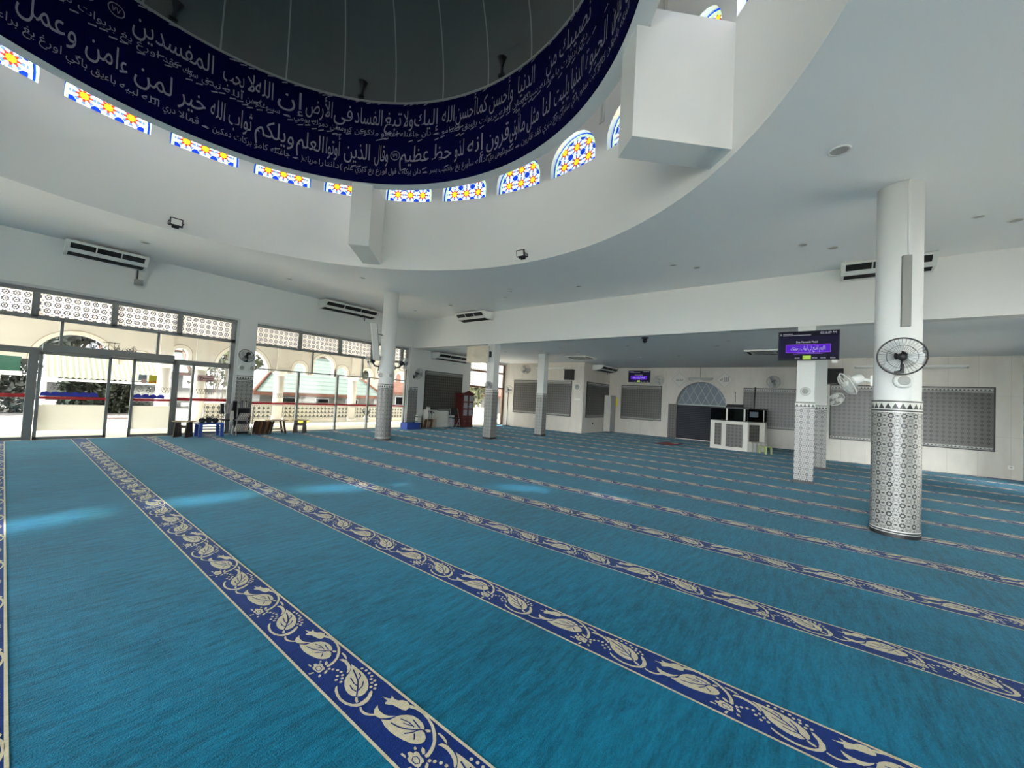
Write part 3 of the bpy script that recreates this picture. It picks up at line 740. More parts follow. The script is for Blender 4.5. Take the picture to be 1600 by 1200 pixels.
# ---------------------------------------------------------------- setting: left glazing
def glz(name, boxes, mat='alu_grey'):
    m = MB()
    for b in boxes: m.box(*b)
    return struct(m.build(name, mat))
ya, yb = YL+0.04, YL+0.14
w1 = glz('window_1', [(X0, 4.26, ya-0.03, yb, 3.30, 3.385), (X0, 4.26, ya, yb, 2.71, 2.80), (X0, 0.4, ya, yb, 1.93, 2.07), (2.8, 4.15, ya, yb, 1.93, 2.07), (0.4, 2.85, ya, yb, 1.95, 2.07)]
         + [(x-0.055, x+0.055, ya, yb, 2.75, 3.34) for x in (-5.9, -4.65, -3.4, -2.15, -0.9, 0.35, 1.61, 2.88)] + [(4.09, 4.2, ya, yb, 0, 3.38)]
         + [(x-0.025, x+0.025, ya, yb, 2.05, 2.75) for x in (-4.3, -2.6, -0.91, 0.77, 2.46)]
         + [(0.32, 0.46, ya-0.02, yb, 0, 2.0), (2.83, 2.94, ya-0.02, yb, 0, 2.0), (3.23, 3.28, ya, yb, 0, 2.0)]
         + [(x-0.03, x+0.03, ya, yb, 0, 2.0) for x in (-4.2, -2.9, -1.5)] + [(X0, 0.45, ya, yb, 0, 0.07), (2.83, 4.15, ya, yb, 0, 0.06)])
wl = MB(); wl.box(X0, 4.26, YL-0.03, YL+0.05, 3.39, 3.45); wl.box(4.2, 4.26, YL-0.02, YL+0.1, 0, 3.4); wl.build('casing', 'alu_light', w1)
xs = [-5.9, -4.65, -3.4, -2.15, -0.9, 0.35, 1.61, 2.88, 4.14]
for a, b in zip(xs[:-1], xs[1:]):
    B(a+0.055, b-0.055, yb-0.05, yb-0.04, 2.80, 3.30).build('grille_panel', 'grille_film', w1)
B(X0, 4.09, yb-0.055, yb-0.05, 2.07, 2.71).build('pane', 'glass', w1)
B(X0, 0.32, yb-0.055, yb-0.05, 0.07, 1.93).build('pane', 'glass', w1)
B(2.94, 3.23, yb-0.055, yb-0.05, 0.06, 1.93).build('pane', 'glass', w1)
B(3.28, 4.09, yb-0.055, yb-0.05, 0.06, 1.93).build('pane', 'glass', w1)
w2 = glz('window_2', [(4.72, 10.54, ya-0.03, yb, 3.30, 3.385), (4.72, 10.54, ya, yb, 2.71, 2.79), (4.72, 10.5, ya+0.02, yb, 1.985, 2.02), (10.42, 10.5, ya, yb, 0, 3.3)]
         + [(x-0.055, x+0.055, ya, yb, 2.75, 3.34) for x in (6.07, 7.48, 8.80, 10.2)]
         + [(x-0.022, x+0.022, ya, yb, 2.0, 2.75) for x in (6.52, 8.43)] + [(x-0.03, x+0.03, ya, yb, 0, 2.0) for x in (6.1, 7.47, 8.74, 9.25)] + [(4.72, 10.5, ya, yb, 0, 0.03)], 'mullion')
wl = MB(); wl.box(4.72, 10.54, YL-0.03, YL+0.05, 3.39, 3.45); wl.box(10.48, 10.56, YL-0.02, YL+0.1, 0, 3.4); wl.build('casing', 'alu_light', w2)
xs = [4.66, 6.07, 7.48, 8.80, 10.2]
for a, b in zip(xs[:-1], xs[1:]):
    B(a+0.055, b-0.055, yb-0.05, yb-0.04, 2.79, 3.30).build('grille_panel', 'grille_film', w2)
B(10.26, 10.42, yb-0.05, yb-0.04, 2.79, 3.30).build('grille_panel', 'grille_film', w2)
B(4.72, 10.42, yb-0.055, yb-0.05, 2.02, 2.71).build('pane', 'glass', w2)
B(4.72, 10.42, yb-0.055, yb-0.05, 0.03, 1.985).build('pane', 'glass', w2)
# automatic sliding doors: two leaves standing part-open, operator housing above
op = MB(); op.box(0.5, 2.79, YL-0.14, YL+0.04, 2.0, 2.16)
tag(op.build('door_operator', 'alu_grey', bevel=0.01), 'long grey operator housing above the sliding glass doors', 'door operator')
for i, (a, b) in enumerate(((0.47, 1.62), (2.0, 2.84))):
    y0, y1 = YL-0.06, YL-0.015
    d = glz('door_%d' % (i+1), [(a, b, y0, y1, 0.01, 0.075), (a, b, y0, y1, 1.93, 1.99), (a, a+0.055, y0, y1, 0.01, 1.99), (b-0.055, b, y0, y1, 0.01, 1.99)], 'alu_grey')
    B(a+0.05, b-0.05, y0+0.02, y0+0.026, 0.07, 1.94).build('pane', 'glass', d)
    B(a+0.055, b-0.055, y0+0.012, y0+0.018, 0.21, 0.80).build('frosted_film', 'glass_frost', d)
    s_ = MB(); s_.box(a+0.055, b-0.055, y0+0.012, y0+0.018, 0.925, 0.985); s_.build('red_stripe', 'film_red', d)
    fm = MB(); x = a+0.06
    while x+0.15 < b-0.05:
        fm.prism([(x, 0.995), (x+0.148, 0.995), (x+0.148, 1.05)] + [(x+0.074+0.074*math.cos(PI*j/8), 1.05+0.05*math.sin(PI*j/8)) for j in range(9)] + [(x, 1.05)], 'y', y0+0.012, y0+0.018); x += 0.15
    fm.build('blue_scallops', 'film_blue', d)
    fo = MB(); c0, c1 = ((0.70, 1.30), (2.33, 2.80))[i]; x = c0
    while x < c1:
        for zz in (1.18, 1.26): 
            xx = x + (0.03 if zz > 1.2 else 0)
            fo.stroke([(xx+0.032*math.cos(2*PI*j/6), zz+0.032*math.sin(2*PI*j/6)) for j in range(7)], 0.010, lambda p, q: (p, y0+0.010, q))
        x += 0.062
    fo.build('flower_motif', 'film_grey' if 0 else 'black', d)
fs = MB()
for a, b in ((X0, 0.32), (2.94, 3.23), (3.28, 4.09)):
    fs.box(a, b, yb-0.062, yb-0.056, 0.95, 1.03)
fs.build('red_stripe', 'film_red', w1)
fs = MB(); fs.box(4.72, 10.42, yb-0.062, yb-0.056, 0.895, 0.955); fs.build('red_stripe', 'film_red', w2)
fs = MB(); fs.box(4.72, 10.42, yb-0.062, yb-0.056, 0.86, 0.88); fs.box(4.72, 10.42, yb-0.062, yb-0.056, 0.965, 0.985)
fs.build('pink_line', 'film_pink', w2)
fo = MB()
for c0, c1, zz0 in ((3.3, 3.75, 1.18), (5.35, 5.8, 1.14), (6.15, 6.4, 1.14), (7.35, 7.7, 1.13), (9.0, 9.3, 1.15)):
    x = c0
    while x < c1:
        for zz in (zz0, zz0+0.08):
            xx = x+(0.03 if zz > zz0 else 0)
            fo.stroke([(xx+0.032*math.cos(2*PI*j/6), zz+0.032*math.sin(2*PI*j/6)) for j in range(7)], 0.010, lambda p, q: (p, yb-0.062, q))
        x += 0.064
fo.build('flower_motif', 'black', w2)
fo = MB()
for dx in (-0.004, 0.004):
    fo.text(shape('اللهم افتح لي أبواب رحمتك'), lambda x, y: (2.06-x+dx, yb-0.062-dx*0.05, 2.17+dx+y), 0, 0.84, 0.20)
fo.box(1.45, 1.75, yb-0.062, yb-0.056, 2.335, 2.35); fo.build('door_prayer_lettering', 'black', w1)

# far left-wall opening beside the cupboard, with two rows of grilles
w3 = glz('window_3', [(14.3, 17.1, ya, yb, 3.28, 3.34), (14.3, 17.1, ya, yb, 2.78, 2.86), (14.3, 17.1, ya, yb, 1.96, 2.04), (14.3, 14.36, ya, yb, 0, 3.3), (15.62, 15.7, ya, yb, 0, 3.3), (16.15, 16.21, ya, yb, 0, 2.0), (16.98, 17.1, ya, yb, 0, 3.3), (14.3, 17.1, ya, yb, 0, 0.05)], 'wood_mid')
for a, b in ((14.36, 15.62), (15.7, 16.98)):
    B(a, b, yb-0.05, yb-0.04, 2.86, 3.28).build('grille_panel', 'grille_film', w3)
    B(a, b, yb-0.05, yb-0.04, 2.04, 2.78).build('grille_panel', 'grille_film', w3)
B(14.36, 15.62, yb-0.055, yb-0.05, 0.05, 0.93).build('frosted_film', 'glass_frost', w3)
B(14.36, 16.98, yb-0.048, yb-0.044, 0.05, 1.96).build('pane', 'glass', w3)
# glazing of the right and back walls (beside and behind the camera)
for nm, ax, v, a0, a1, sk in (('window_4', 'y', YR-0.12, X0, 4.26, 0), ('window_5', 'y', YR-0.12, 4.72, XB, 0), ('window_6', 'y', YR-0.12, 13.4, 15.8, 1), ('window_7', 'x', X0-0.12, YR, 3.8, 0)):
    n = max(2, int((a1-a0)/1.3)); m = MB(); zt = 2.2 if sk else 3.45
    def bx(p0, p1, z0, z1, d0=-0.05, d1=0.05):
        if ax == 'y': m.box(p0, p1, v+d0, v+d1, z0, z1)
        else: m.box(v+d0, v+d1, p0, p1, z0, z1)
    for i in range(n+1):
        c = a0+(a1-a0)*i/n; bx(max(a0, c-0.035), min(a1, c+0.035), 0, zt)
    for z in ((0.03, zt-0.04) if sk else (0.03, 2.02, zt-0.04)): bx(a0, a1, z-0.03, z+0.04)
    o = struct(m.build(nm, 'alu_grey'))
    m = MB(); bx(a0, a1, 0.05, zt-0.05, -0.004, 0.004); m.build('pane', 'glass', o)
# ---------------------------------------------------------------- columns
def cyl_shell(m, r, z0, z1, n=48, mi=0):
    for i in range(n):
        a, b = 2*PI*i/n, 2*PI*(i+1)/n
        P = lambda t, z: (r*math.cos(t), r*math.sin(t), z)
        m.quad(P(a, z0), P(b, z0), P(b, z1), P(a, z1), mi, ((a*r, 0), (b*r, 0), (b*r, z1-z0), (a*r, z1-z0)), True)
        m.quad(P(a, z1), P(b, z1), (0.9*r*math.cos(b), 0.9*r*math.sin(b), z1), (0.9*r*math.cos(a), 0.9*r*math.sin(a), z1), mi)
def round_column(x, y, r, label):
    t = thing('round_column', label, 'column', (x, y, 0), 0, 'round columns of the hall')
    m = MB(); m.cyl((0, 0, 0), (0, 0, ZH), r, None, 48); m.build('shaft', 'white_paint', t)
    k = 2*PI*(r+0.012); n = round(k/0.125); s_ = 0.125*n/k
    m = MB(); cyl_shell(m, r+0.012, 0.10, 1.58); m.build('tile_cladding', 'tile_star', t)
    m = MB(); cyl_shell(m, r+0.014, 1.58, 1.74); m.build('tile_border', 'tile_border', t)
    m = MB(); cyl_shell(m, r+0.014, 0.045, 0.10); cyl_shell(m, r+0.016, 0.0, 0.05, mi=1); m.build('tile_skirting', ['tile_border', 'black'], t)
    return t
round_column(7.34, 10.70, 0.225, 'round white column with tiled base in front of the left glass wall')
round_column(7.25, -0.81, 0.232, 'nearest round white column with tiled base and black wall fan')
def square_column(x0, x1, y0, y1, zt, label):
    cx, cy = (x0+x1)/2, (y0+y1)/2; hx, hy = (x1-x0)/2, (y1-y0)/2
    t = thing('square_column', label, 'column', (cx, cy, 0), 0, 'square columns under the beam and low ceiling')
    B(-hx, hx, -hy, hy, 0, zt).build('shaft', 'white_paint', t)
    e = 0.012
    B(-hx-e, hx+e, -hy-e, hy+e, 0.06, 1.62).build('tile_cladding', 'tile_star', t)
    m = MB(); n0 = 0
    for (a, b, c, d) in ((-hx-e-.003, -hy-e-.003, hx+e+.003, -hy-e-.003), (hx+e+.003, -hy-e-.003, hx+e+.003, hy+e+.003), (hx+e+.003, hy+e+.003, -hx-e-.003, hy+e+.003), (-hx-e-.003, hy+e+.003, -hx-e-.003, -hy-e-.003)):
        L = math.hypot(c-a, d-b)
        m.quad((a, b, 1.60), (c, d, 1.60), (c, d, 1.76), (a, b, 1.76), 0, ((0, 0), (L, 0), (L, 0.16), (0, 0.16)))
    m.box(-hx-e, hx+e, -hy-e, hy+e, 1.755, 1.765, 1); m.build('tile_border', ['tile_border', 'black'], t)
    B(-hx-e-.004, hx+e+.004, -hy-e-.004, hy+e+.004, 0, 0.06).build('tile_skirting', 'black', t)
    return t
square_column(10.74, 11.04, 0.08, 0.40, ZL, 'square white column with tiled base carrying the big television')
square_column(13.85, 14.15, -0.17, 0.14, ZL, 'square tiled column just behind the one with the big television')
square_column(10.74, 11.04, 9.22, 9.56, ZL, 'square tiled column with a pale creased panel near its top')
square_column(13.80, 14.10, 9.08, 9.40, ZL, 'square tiled column in front of the far wall panel and clock')
# tile on the two wall piers
for x0, x1, lab in ((4.26, 4.72, 'patterned tile cladding on the pier behind the bookrack'), (10.54, 11.03, 'patterned tile cladding on the pier beside the blue crate')):
    t = thing('pier_tiling', lab, 'tiles', ((x0+x1)/2, YL-0.05, 0)); h = (x1-x0)/2
    B(-h, h, -0.014, 0, 0, 1.60).build('tile_cladding', 'tile_star', t)
    m = MB(); m.quad((-h, -0.016, 1.60), (h, -0.016, 1.60), (h, -0.016, 1.76), (-h, -0.016, 1.76), 0, ((0, 0), (2*h, 0), (2*h, .16), (0, .16))); m.build('tile_border', 'tile_border', t)

# ---------------------------------------------------------------- tiled wall panels
def wall_panel(w, h, loc, rz, label):
    # local: width along X, faces -Y
    t = thing('wall_panel', label, 'tile panel', loc, rz, 'patterned tile panels on the walls')
    B(-w/2, w/2, -0.025, 0, 0, h).build('tile_field', 'tile_wall', t)
    m = MB()
    for z0, z1 in ((h-0.13, h), (0.0, 0.08)):
        m.quad((-w/2, -0.028, z0), (w/2, -0.028, z0), (w/2, -0.028, z1), (-w/2, -0.028, z1), 0, ((0, 0), (w, 0), (w, .13), (0, .13)))
    m.build('tile_border', 'tile_border_wall', t)
    m = MB(); m.box(-w/2-0.03, -w/2, -0.035, 0, -0.03, h+0.03); m.box(w/2, w/2+0.03, -0.035, 0, -0.03, h+0.03); m.box(-w/2, w/2, -0.035, 0, -0.03, 0); m.box(-w/2, w/2, -0.035, 0, h, h+0.03)
    m.build('frame', 'black', t); return t
RQ = -PI/2
wall_panel(3.50, 1.70, (XQ, 11.36, 0.78), RQ, 'wide tile panel on the far left wall, partly behind a square column')
wall_panel(3.56, 1.75, (XQ, -2.10, 0.75), RQ, 'tile panel behind the nearest round column, the widest on the right')
wall_panel(2.02, 1.70, (XR, 7.22, 0.78), RQ, 'tile panel below the small television in the recess')
wall_panel(1.90, 1.66, (XR, 1.66, 0.82), RQ, 'dark tile panel behind the glass-topped booth')
wall_panel(2.25, 1.75, (12.59, YL, 0.75), 0, 'dark tile panel on the left wall above the white board')
wall_panel(2.50, 1.70, (18.70, YB, 0.78), 0, 'dark tile panel on the side wall of the recess')
for y, lab in ((5.66, 'narrow tiled strip at the left side of the prayer niche'), (3.14, 'narrow tiled strip at the right side of the prayer niche')):
    o = B(-0.03, 0, -0.17, 0.17, 0, 1.65).build('tile_strip', 'tile_wall', None, (XR-0.002, y, 0)); tag(o, lab, 'tiles')

# ---------------------------------------------------------------- prayer niche
t = thing('mihrab', 'arched prayer niche with blue lattice tympanum and dark lower screen', 'niche', (XR+0.28, MC, 0))
m = MB(); m.prism([(MH*math.cos(PI*i/24), MS+MH*math.sin(PI*i/24)) for i in range(25)], 'x', 0, 0.02); m.build('tympanum', 'niche_blue', t)
m = MB()
for k in range(-6, 7):
    for sgn in (1, -1):
        pts = []
        for j in range(41):
            z = MS+j*MH/40*1.0; yv = k*0.36 + sgn*(z-MS)*0.52
            if yv*yv+(z-MS)**2 < (MH-0.01)**2: pts.append((yv, z))
        if len(pts) > 1: m.stroke(pts, 0.02, lambda a, b: (-0.004, a, b))
m.box(-0.02, 0.0, -MH, MH, MS-0.04, MS+0.02); m.build('lattice', 'niche_line', t)
B(-0.12, 0.02, -MH, MH, 0, MS-0.04).build('lower_screen', 'niche_screen', t)

# ---------------------------------------------------------------- air conditioners
def aircon(loc, rz, L, label, d=0.58, h=0.28, box=False, rod=False):
    # local: back on wall at y=0, faces -Y, top at z=0
    t = thing('air_conditioner', label, 'air conditioner', loc, rz, 'air conditioning units under the ceilings')
    prof = [(-0.03, 0.0), (-d+0.04, 0.0), (-d, -0.04), (-d, -0.075), (-d+0.10, -0.175), (-d+0.16, -h+0.03), (-0.12, -h), (-0.03, -h)]
    m = MB(); m.prism(prof, 'x', -L/2+0.03, L/2-0.03); m.build('casing', 'plastic_white', t)
    for a, b in ((-L/2, -L/2+0.035), (L/2-0.035, L/2)):
        m = MB(); m.prism([(y*1.01, z) for y, z in prof], 'x', a, b); m.build('end_cap', 'plastic_white', t)
    m = MB()
    for i in range(3):
        a = -L/2+0.06+i*(L-0.12)/3+0.012; b = -L/2+0.06+(i+1)*(L-0.12)/3-0.012
        y0, z0, y1, z1 = -d-0.003, -0.078, -d+0.098, -0.178
        m.quad((a, y0, z0), (b, y0, z0), (b, y1, z1), (a, y1, z1))
    m.build('air_outlet', 'dark_slot', t)
    m = MB(); m.quad((-L/2+0.05, -d+0.17, -h+0.025), (L/2-0.05, -d+0.17, -h+0.025), (L/2-0.05, -0.16, -h-0.004), (-L/2+0.05, -0.16, -h-0.004)); m.build('intake_grille', 'dark_slot', t)
    for x in (-L/2+0.2, L/2-0.2): B(x-0.02, x+0.02, -0.3, -0.26, 0, 0.09).build('hanger', 'plastic_grey', t)
    if box:
        m = MB(); m.box(L/2-0.16, L/2-0.0, -0.10, 0, -h-0.38, -h-0.24); m.build('control_box', 'plastic_grey', t)
        m = MB(); m.box(L/2-0.13, L/2-0.10, -0.06, -0.03, -h-0.24, -h+0.01); m.build('drain_pipe', 'black', t)
    if rod:
        m = MB(); m.cyl((L/2-0.3, -0.1, -h-0.12), (L/2-0.3, -0.1, -h+0.01), 0.015, None, 8); m.build('drain_pipe', 'black', t)
    return t
aircon((1.36, YL, 4.53), 0, 1.38, 'air conditioner above the sliding doors, nearest on the left wall', box=True)
aircon((7.55, YL, 4.53), 0, 2.05, 'long air conditioner on the left wall beside the far round column', rod=True)
aircon((XB, 10.05, 4.55), -PI/2, 1.40, 'short air conditioner on the beam face left of centre')
aircon((XB, -0.98, 4.60), -PI/2, 1.36, 'air conditioner on the beam partly hidden by the nearest round column', d=0.5)
aircon((12.75, YL, 3.36), 0, 2.1, 'air conditioner under the low ceiling above the left tile panel')
aircon((18.85, YB, 3.37), 0, 1.9, 'air conditioner on the side wall of the recess', rod=True, d=0.6, h=0.25)
# ceiling cassettes
for x, y, lab in ((15.1, 8.1, 'square ceiling air vent in front of the recess corner'), (14.85, 1.42, 'square ceiling air vent near the television column')):
    t = thing('ceiling_vent', lab, 'air vent', (x, y, ZL), 0, 'square cassettes in the low ceiling')
    B(-0.5, 0.5, -0.5, 0.5, -0.045, 0).build('panel', 'plastic_white', t, bevel=0.008)
    B(-0.27, 0.27, -0.27, 0.27, -0.052, -0.03).build('intake_grille', 'plastic_grey', t)
    for i in range(4):
        m = MB(); m.box(-0.34, 0.34, -0.44, -0.36, -0.05, -0.03); m.xf(Matrix.Rotation(i*PI/2, 4, 'Z')); m.build('slot', 'dark_slot', t)

# ---------------------------------------------------------------- fans
def fan(loc, rz, label, r=0.22, tilt=0.25, swing=0.0, cage='black', blade='fan_blade', motor='black', arm=0.16, drop=0.16, group='wall fans'):
    # local: bracket plate on the wall at x=0, head faces +X
    t = thing('wall_fan', label, 'fan', loc, rz, group)
    m = MB(); m.box(0, 0.025, -0.045, 0.045, -drop-0.07, -drop+0.07)
    m.tube([(0.02, 0, -drop), (arm*0.7, 0, -drop+0.02), (arm, 0, -0.02)], 0.024, 10); m.build('bracket', motor, t)
    H = Matrix.Translation((arm, 0, 0)) @ Matrix.Rotation(swing, 4, 'Z') @ Matrix.Rotation(tilt, 4, 'Y')
    m = MB(); m.lathe([(0, -0.07), (0.045, -0.065), (0.062, -0.03), (0.062, 0.05), (0.04, 0.075), (0, 0.075)], (0, 0, 0), (1, 0, 0), 16); m.xf(H); m.build('motor', motor, t)
    m = MB(); m.lathe([(0, 0.075), (0.012, 0.075), (0.012, 0.10), (0.042, 0.105), (0.042, 0.145), (0.02, 0.165), (0, 0.168)], (0, 0, 0), (1, 0, 0), 14); m.xf(H); m.build('hub', motor, t)
    for k in range(3):
        a0 = k*2*PI/3; m = MB(); pts = []
        for (f, w, tw) in ((0.035, -0.25, 0.5), (0.4, -0.55, 0.35), (0.75, -0.62, 0.25), (0.93, -0.35, 0.2), (0.95, 0.1, 0.2), (0.8, 0.45, 0.25), (0.4, 0.42, 0.35), (0.035, 0.25, 0.5)):
            a = a0+w; rr = r*0.95*f if f > 0.05 else 0.04
            pts.append((0.125 - 0.03*w, rr*math.cos(a), rr*math.sin(a)))
        c = len(m.v); m.v += pts; m.face(range(c, c+len(pts)))
        m.v += [(p[0]+0.004, p[1], p[2]) for p in pts]; n = len(pts); m.face(range(c+2*n-1, c+n-1, -1))
        for i in range(n): m.face((c+i, c+n+i, c+n+(i+1) % n, c+(i+1) % n))
        m.xf(H); m.build('blade', blade, t)
    m = MB(); m.ring((0.125, 0, 0), (1, 0, 0), r, 0.009, 40, 6); m.xf(H); m.build('rim', cage, t)
    m = MB()
    for xo, sg in ((0.125, 1), (0.125, -1)):
        for i in range(36):
            a = 2*PI*i/36; pts = [(xo+sg*x, q*r*math.cos(a), q*r*math.sin(a)) for q, x in ((1.0, 0.0), (0.85, 0.045), (0.55, 0.065), (0.2, 0.07))]
            m.tube(pts, 0.0014, 3)
        m.ring((xo+sg*0.06, 0, 0), (1, 0, 0), r*0.62, 0.002, 28, 4)
        m.lathe([(0, 0.072), (0.2*r, 0.070), (0.2*r, 0.064), (0, 0.064)], (xo, 0, 0), (sg, 0, 0), 18)
    m.xf(H); m.build('cage', cage, t)
    return t
A_BIG = math.radians(178)
fan((7.25+0.235*math.cos(A_BIG), -0.81+0.235*math.sin(A_BIG), 2.29), A_BIG, 'large black-rimmed fan on the front of the nearest round column', r=0.225, tilt=0.18, arm=0.15)
fan((7.25+0.235*math.cos(math.radians(84)), -0.81+0.235*math.sin(math.radians(84)), 2.02), math.radians(84), 'white fan on the left side of the nearest round column', r=0.165, tilt=0.55, swing=0.35, cage='plastic_white', blade='plastic_white', motor='plastic_white', drop=0.02)
fan((7.34+0.23*math.cos(math.radians(150)), 10.7+0.23*math.sin(math.radians(150)), 2.42), math.radians(150), 'black wall fan on the left side of the far round column', r=0.21, tilt=0.35, arm=0.2, cage='alu_light')
fan((7.34+0.23*math.cos(math.radians(-35)), 10.7+0.23*math.sin(math.radians(-35)), 2.42), math.radians(-35), 'black wall fan on the right side of the far round column', r=0.21, tilt=0.2, swing=0.9, arm=0.2, cage='alu_light')
fan((4.48, YL-0.05, 2.40), -PI/2, 'black wall fan on the pier behind the bookrack', r=0.2, tilt=0.5, swing=-0.7, blade='plastic_grey')
fan((10.80, YL-0.05, 2.36), -PI/2, 'grey wall fan on the pier beside the far left tile panel', r=0.225, tilt=0.2, swing=0.1, cage='plastic_grey', blade='plastic_grey')
fan((14.0, -0.17, 2.0), -PI/2-0.5, 'white fan on the side of the rear square column', r=0.19, tilt=0.5, swing=-0.5, cage='plastic_white', blade='plastic_white', motor='plastic_white', drop=0.04)
fan((XQ, 12.30, 3.10), PI, 'pale fan high on the far wall left of the tube light', r=0.24, tilt=0.3, swing=0.5, cage='plastic_grey', blade='plastic_grey', motor='plastic_grey')
fan((XR, 6.30, 2.80), PI, 'pale fan on the recess wall beside the small television', r=0.25, tilt=0.2, swing=0.2, cage='plastic_white', blade='fan_blade', motor='plastic_grey')
fan((XR, 1.50, 2.80), PI, 'pale fan on the recess wall above the booth', r=0.25, tilt=0.2, swing=-0.2, cage='plastic_grey', blade='fan_blade', motor='plastic_grey')
fan((10.74, 9.30, 1.96), PI, 'small grey fan on the square column below the creased panel', r=0.13, tilt=0.3, swing=0.6, cage='plastic_grey', blade='plastic_grey', motor='plastic_grey', arm=0.12, drop=0.08)
# floor-standing fan
t = thing('standing_fan', 'black standing fan near the far left corner', 'fan', (16.75, 13.25, 0))
m = MB(); m.lathe([(0, 0), (0.2, 0), (0.19, 0.03), (0.04, 0.05), (0, 0.05)], n=24); m.build('base', 'black', t)
m = MB(); m.cyl((0, 0, 0.04), (0, 0, 1.85), 0.018, None, 10); m.build('pole', 'black', t)
H = Matrix.Translation((0, 0, 1.95)) @ Matrix.Rotation(-PI*0.78, 4, 'Z')
m = MB(); m.lathe([(0, -0.1), (0.06, -0.08), (0.065, 0.05), (0, 0.07)], (0, 0, 0), (1, 0, 0), 14); m.xf(H); m.build('motor', 'black', t)
m = MB(); m.ring((0.12, 0, 0), (1, 0, 0), 0.22, 0.008, 36, 5)
for i in range(30):
    a = 2*PI*i/30
    for sg in (1, -1): m.tube([(0.12, .22*math.cos(a), .22*math.sin(a)), (0.12+sg*.05, .14*math.cos(a), .14*math.sin(a)), (0.12+sg*.06, 0.03*math.cos(a), 0.03*math.sin(a))], 0.0016, 3)
m.xf(H); m.build('cage', 'plastic_grey', t)
for k in range(3):
    m = MB(); pts = [(0.12, q*math.cos(w+k*2.094), q*math.sin(w+k*2.094)) for q, w in ((0.03, -.3), (0.14, -.5), (0.2, -.2), (0.18, 0.35), (0.03, .3))]
    m.poly(pts); m.poly([(p[0]+0.004, p[1], p[2]) for p in pts][::-1]); m.xf(H); m.build('blade', 'fan_blade', t)

# ---------------------------------------------------------------- round wall speakers and box speakers
def round_speaker(loc, rz, label, r=0.085, dark='plastic_grey'):
    t = thing('round_speaker', label, 'speaker', loc, rz, 'round speakers on columns and piers')
    m = MB(); m.lathe([(r*0.8, 0), (r, 0.012), (r, 0.05), (r*0.86, 0.075), (r*0.66, 0.08), (0, 0.08)], (0, 0, 0), (1, 0, 0), 28); m.build('housing', 'plastic_white', t)
    m = MB(); m.lathe([(r*0.64, 0.0805), (r*0.5, 0.088), (0, 0.092)], (0, 0, 0), (1, 0, 0), 28); m.build('speaker_grille', dark, t)
    return t
a = math.radians(186); round_speaker((7.25+0.225*math.cos(a), -0.81+0.225*math.sin(a), 1.985), a, 'round speaker below the fan on the nearest round column', 0.095)
a = math.radians(262); round_speaker((7.34+0.22*math.cos(a), 10.7+0.22*math.sin(a), 2.0), a, 'round speaker on the front of the far round column', 0.10)
a = math.radians(190); round_speaker((7.34+0.22*math.cos(a), 10.7+0.22*math.sin(a), 2.0), a, 'round speaker on the left side of the far round column', 0.075)
round_speaker((10.74, 0.24, 1.99), PI, 'round speaker on the square column under the big television', 0.09)
round_speaker((4.36, YL-0.05, 1.98), -PI/2, 'left one of two round speakers on the pier behind the bookrack', 0.085)
round_speaker((4.63, YL-0.05, 1.98), -PI/2, 'right one of two round speakers on the pier behind the bookrack', 0.085)
def box_speaker(loc, label):
    t = thing('box_speaker', label, 'speaker', loc, PI, 'black box speakers on the far walls')
    m = MB(); m.prism([(0.0, -0.2), (0.3, -0.22), (0.3, 0.22), (0.0, 0.2)], 'z', -0.26, 0.26); m.build('cabinet', 'black', t, bevel=0.012)
    B(0.3, 0.31, -0.19, 0.19, -0.22, 0.22).build('speaker_grille', 'dark_slot', t)
    B(-0.0, 0.06, -0.05, 0.05, -0.05, 0.05).build('bracket', 'black', t); return t
box_speaker((XQ, 9.66, 2.80), 'black box speaker left of the recess corner above the clock')
box_speaker((XQ, -0.40, 2.80), 'black box speaker on the right wall near the television column')

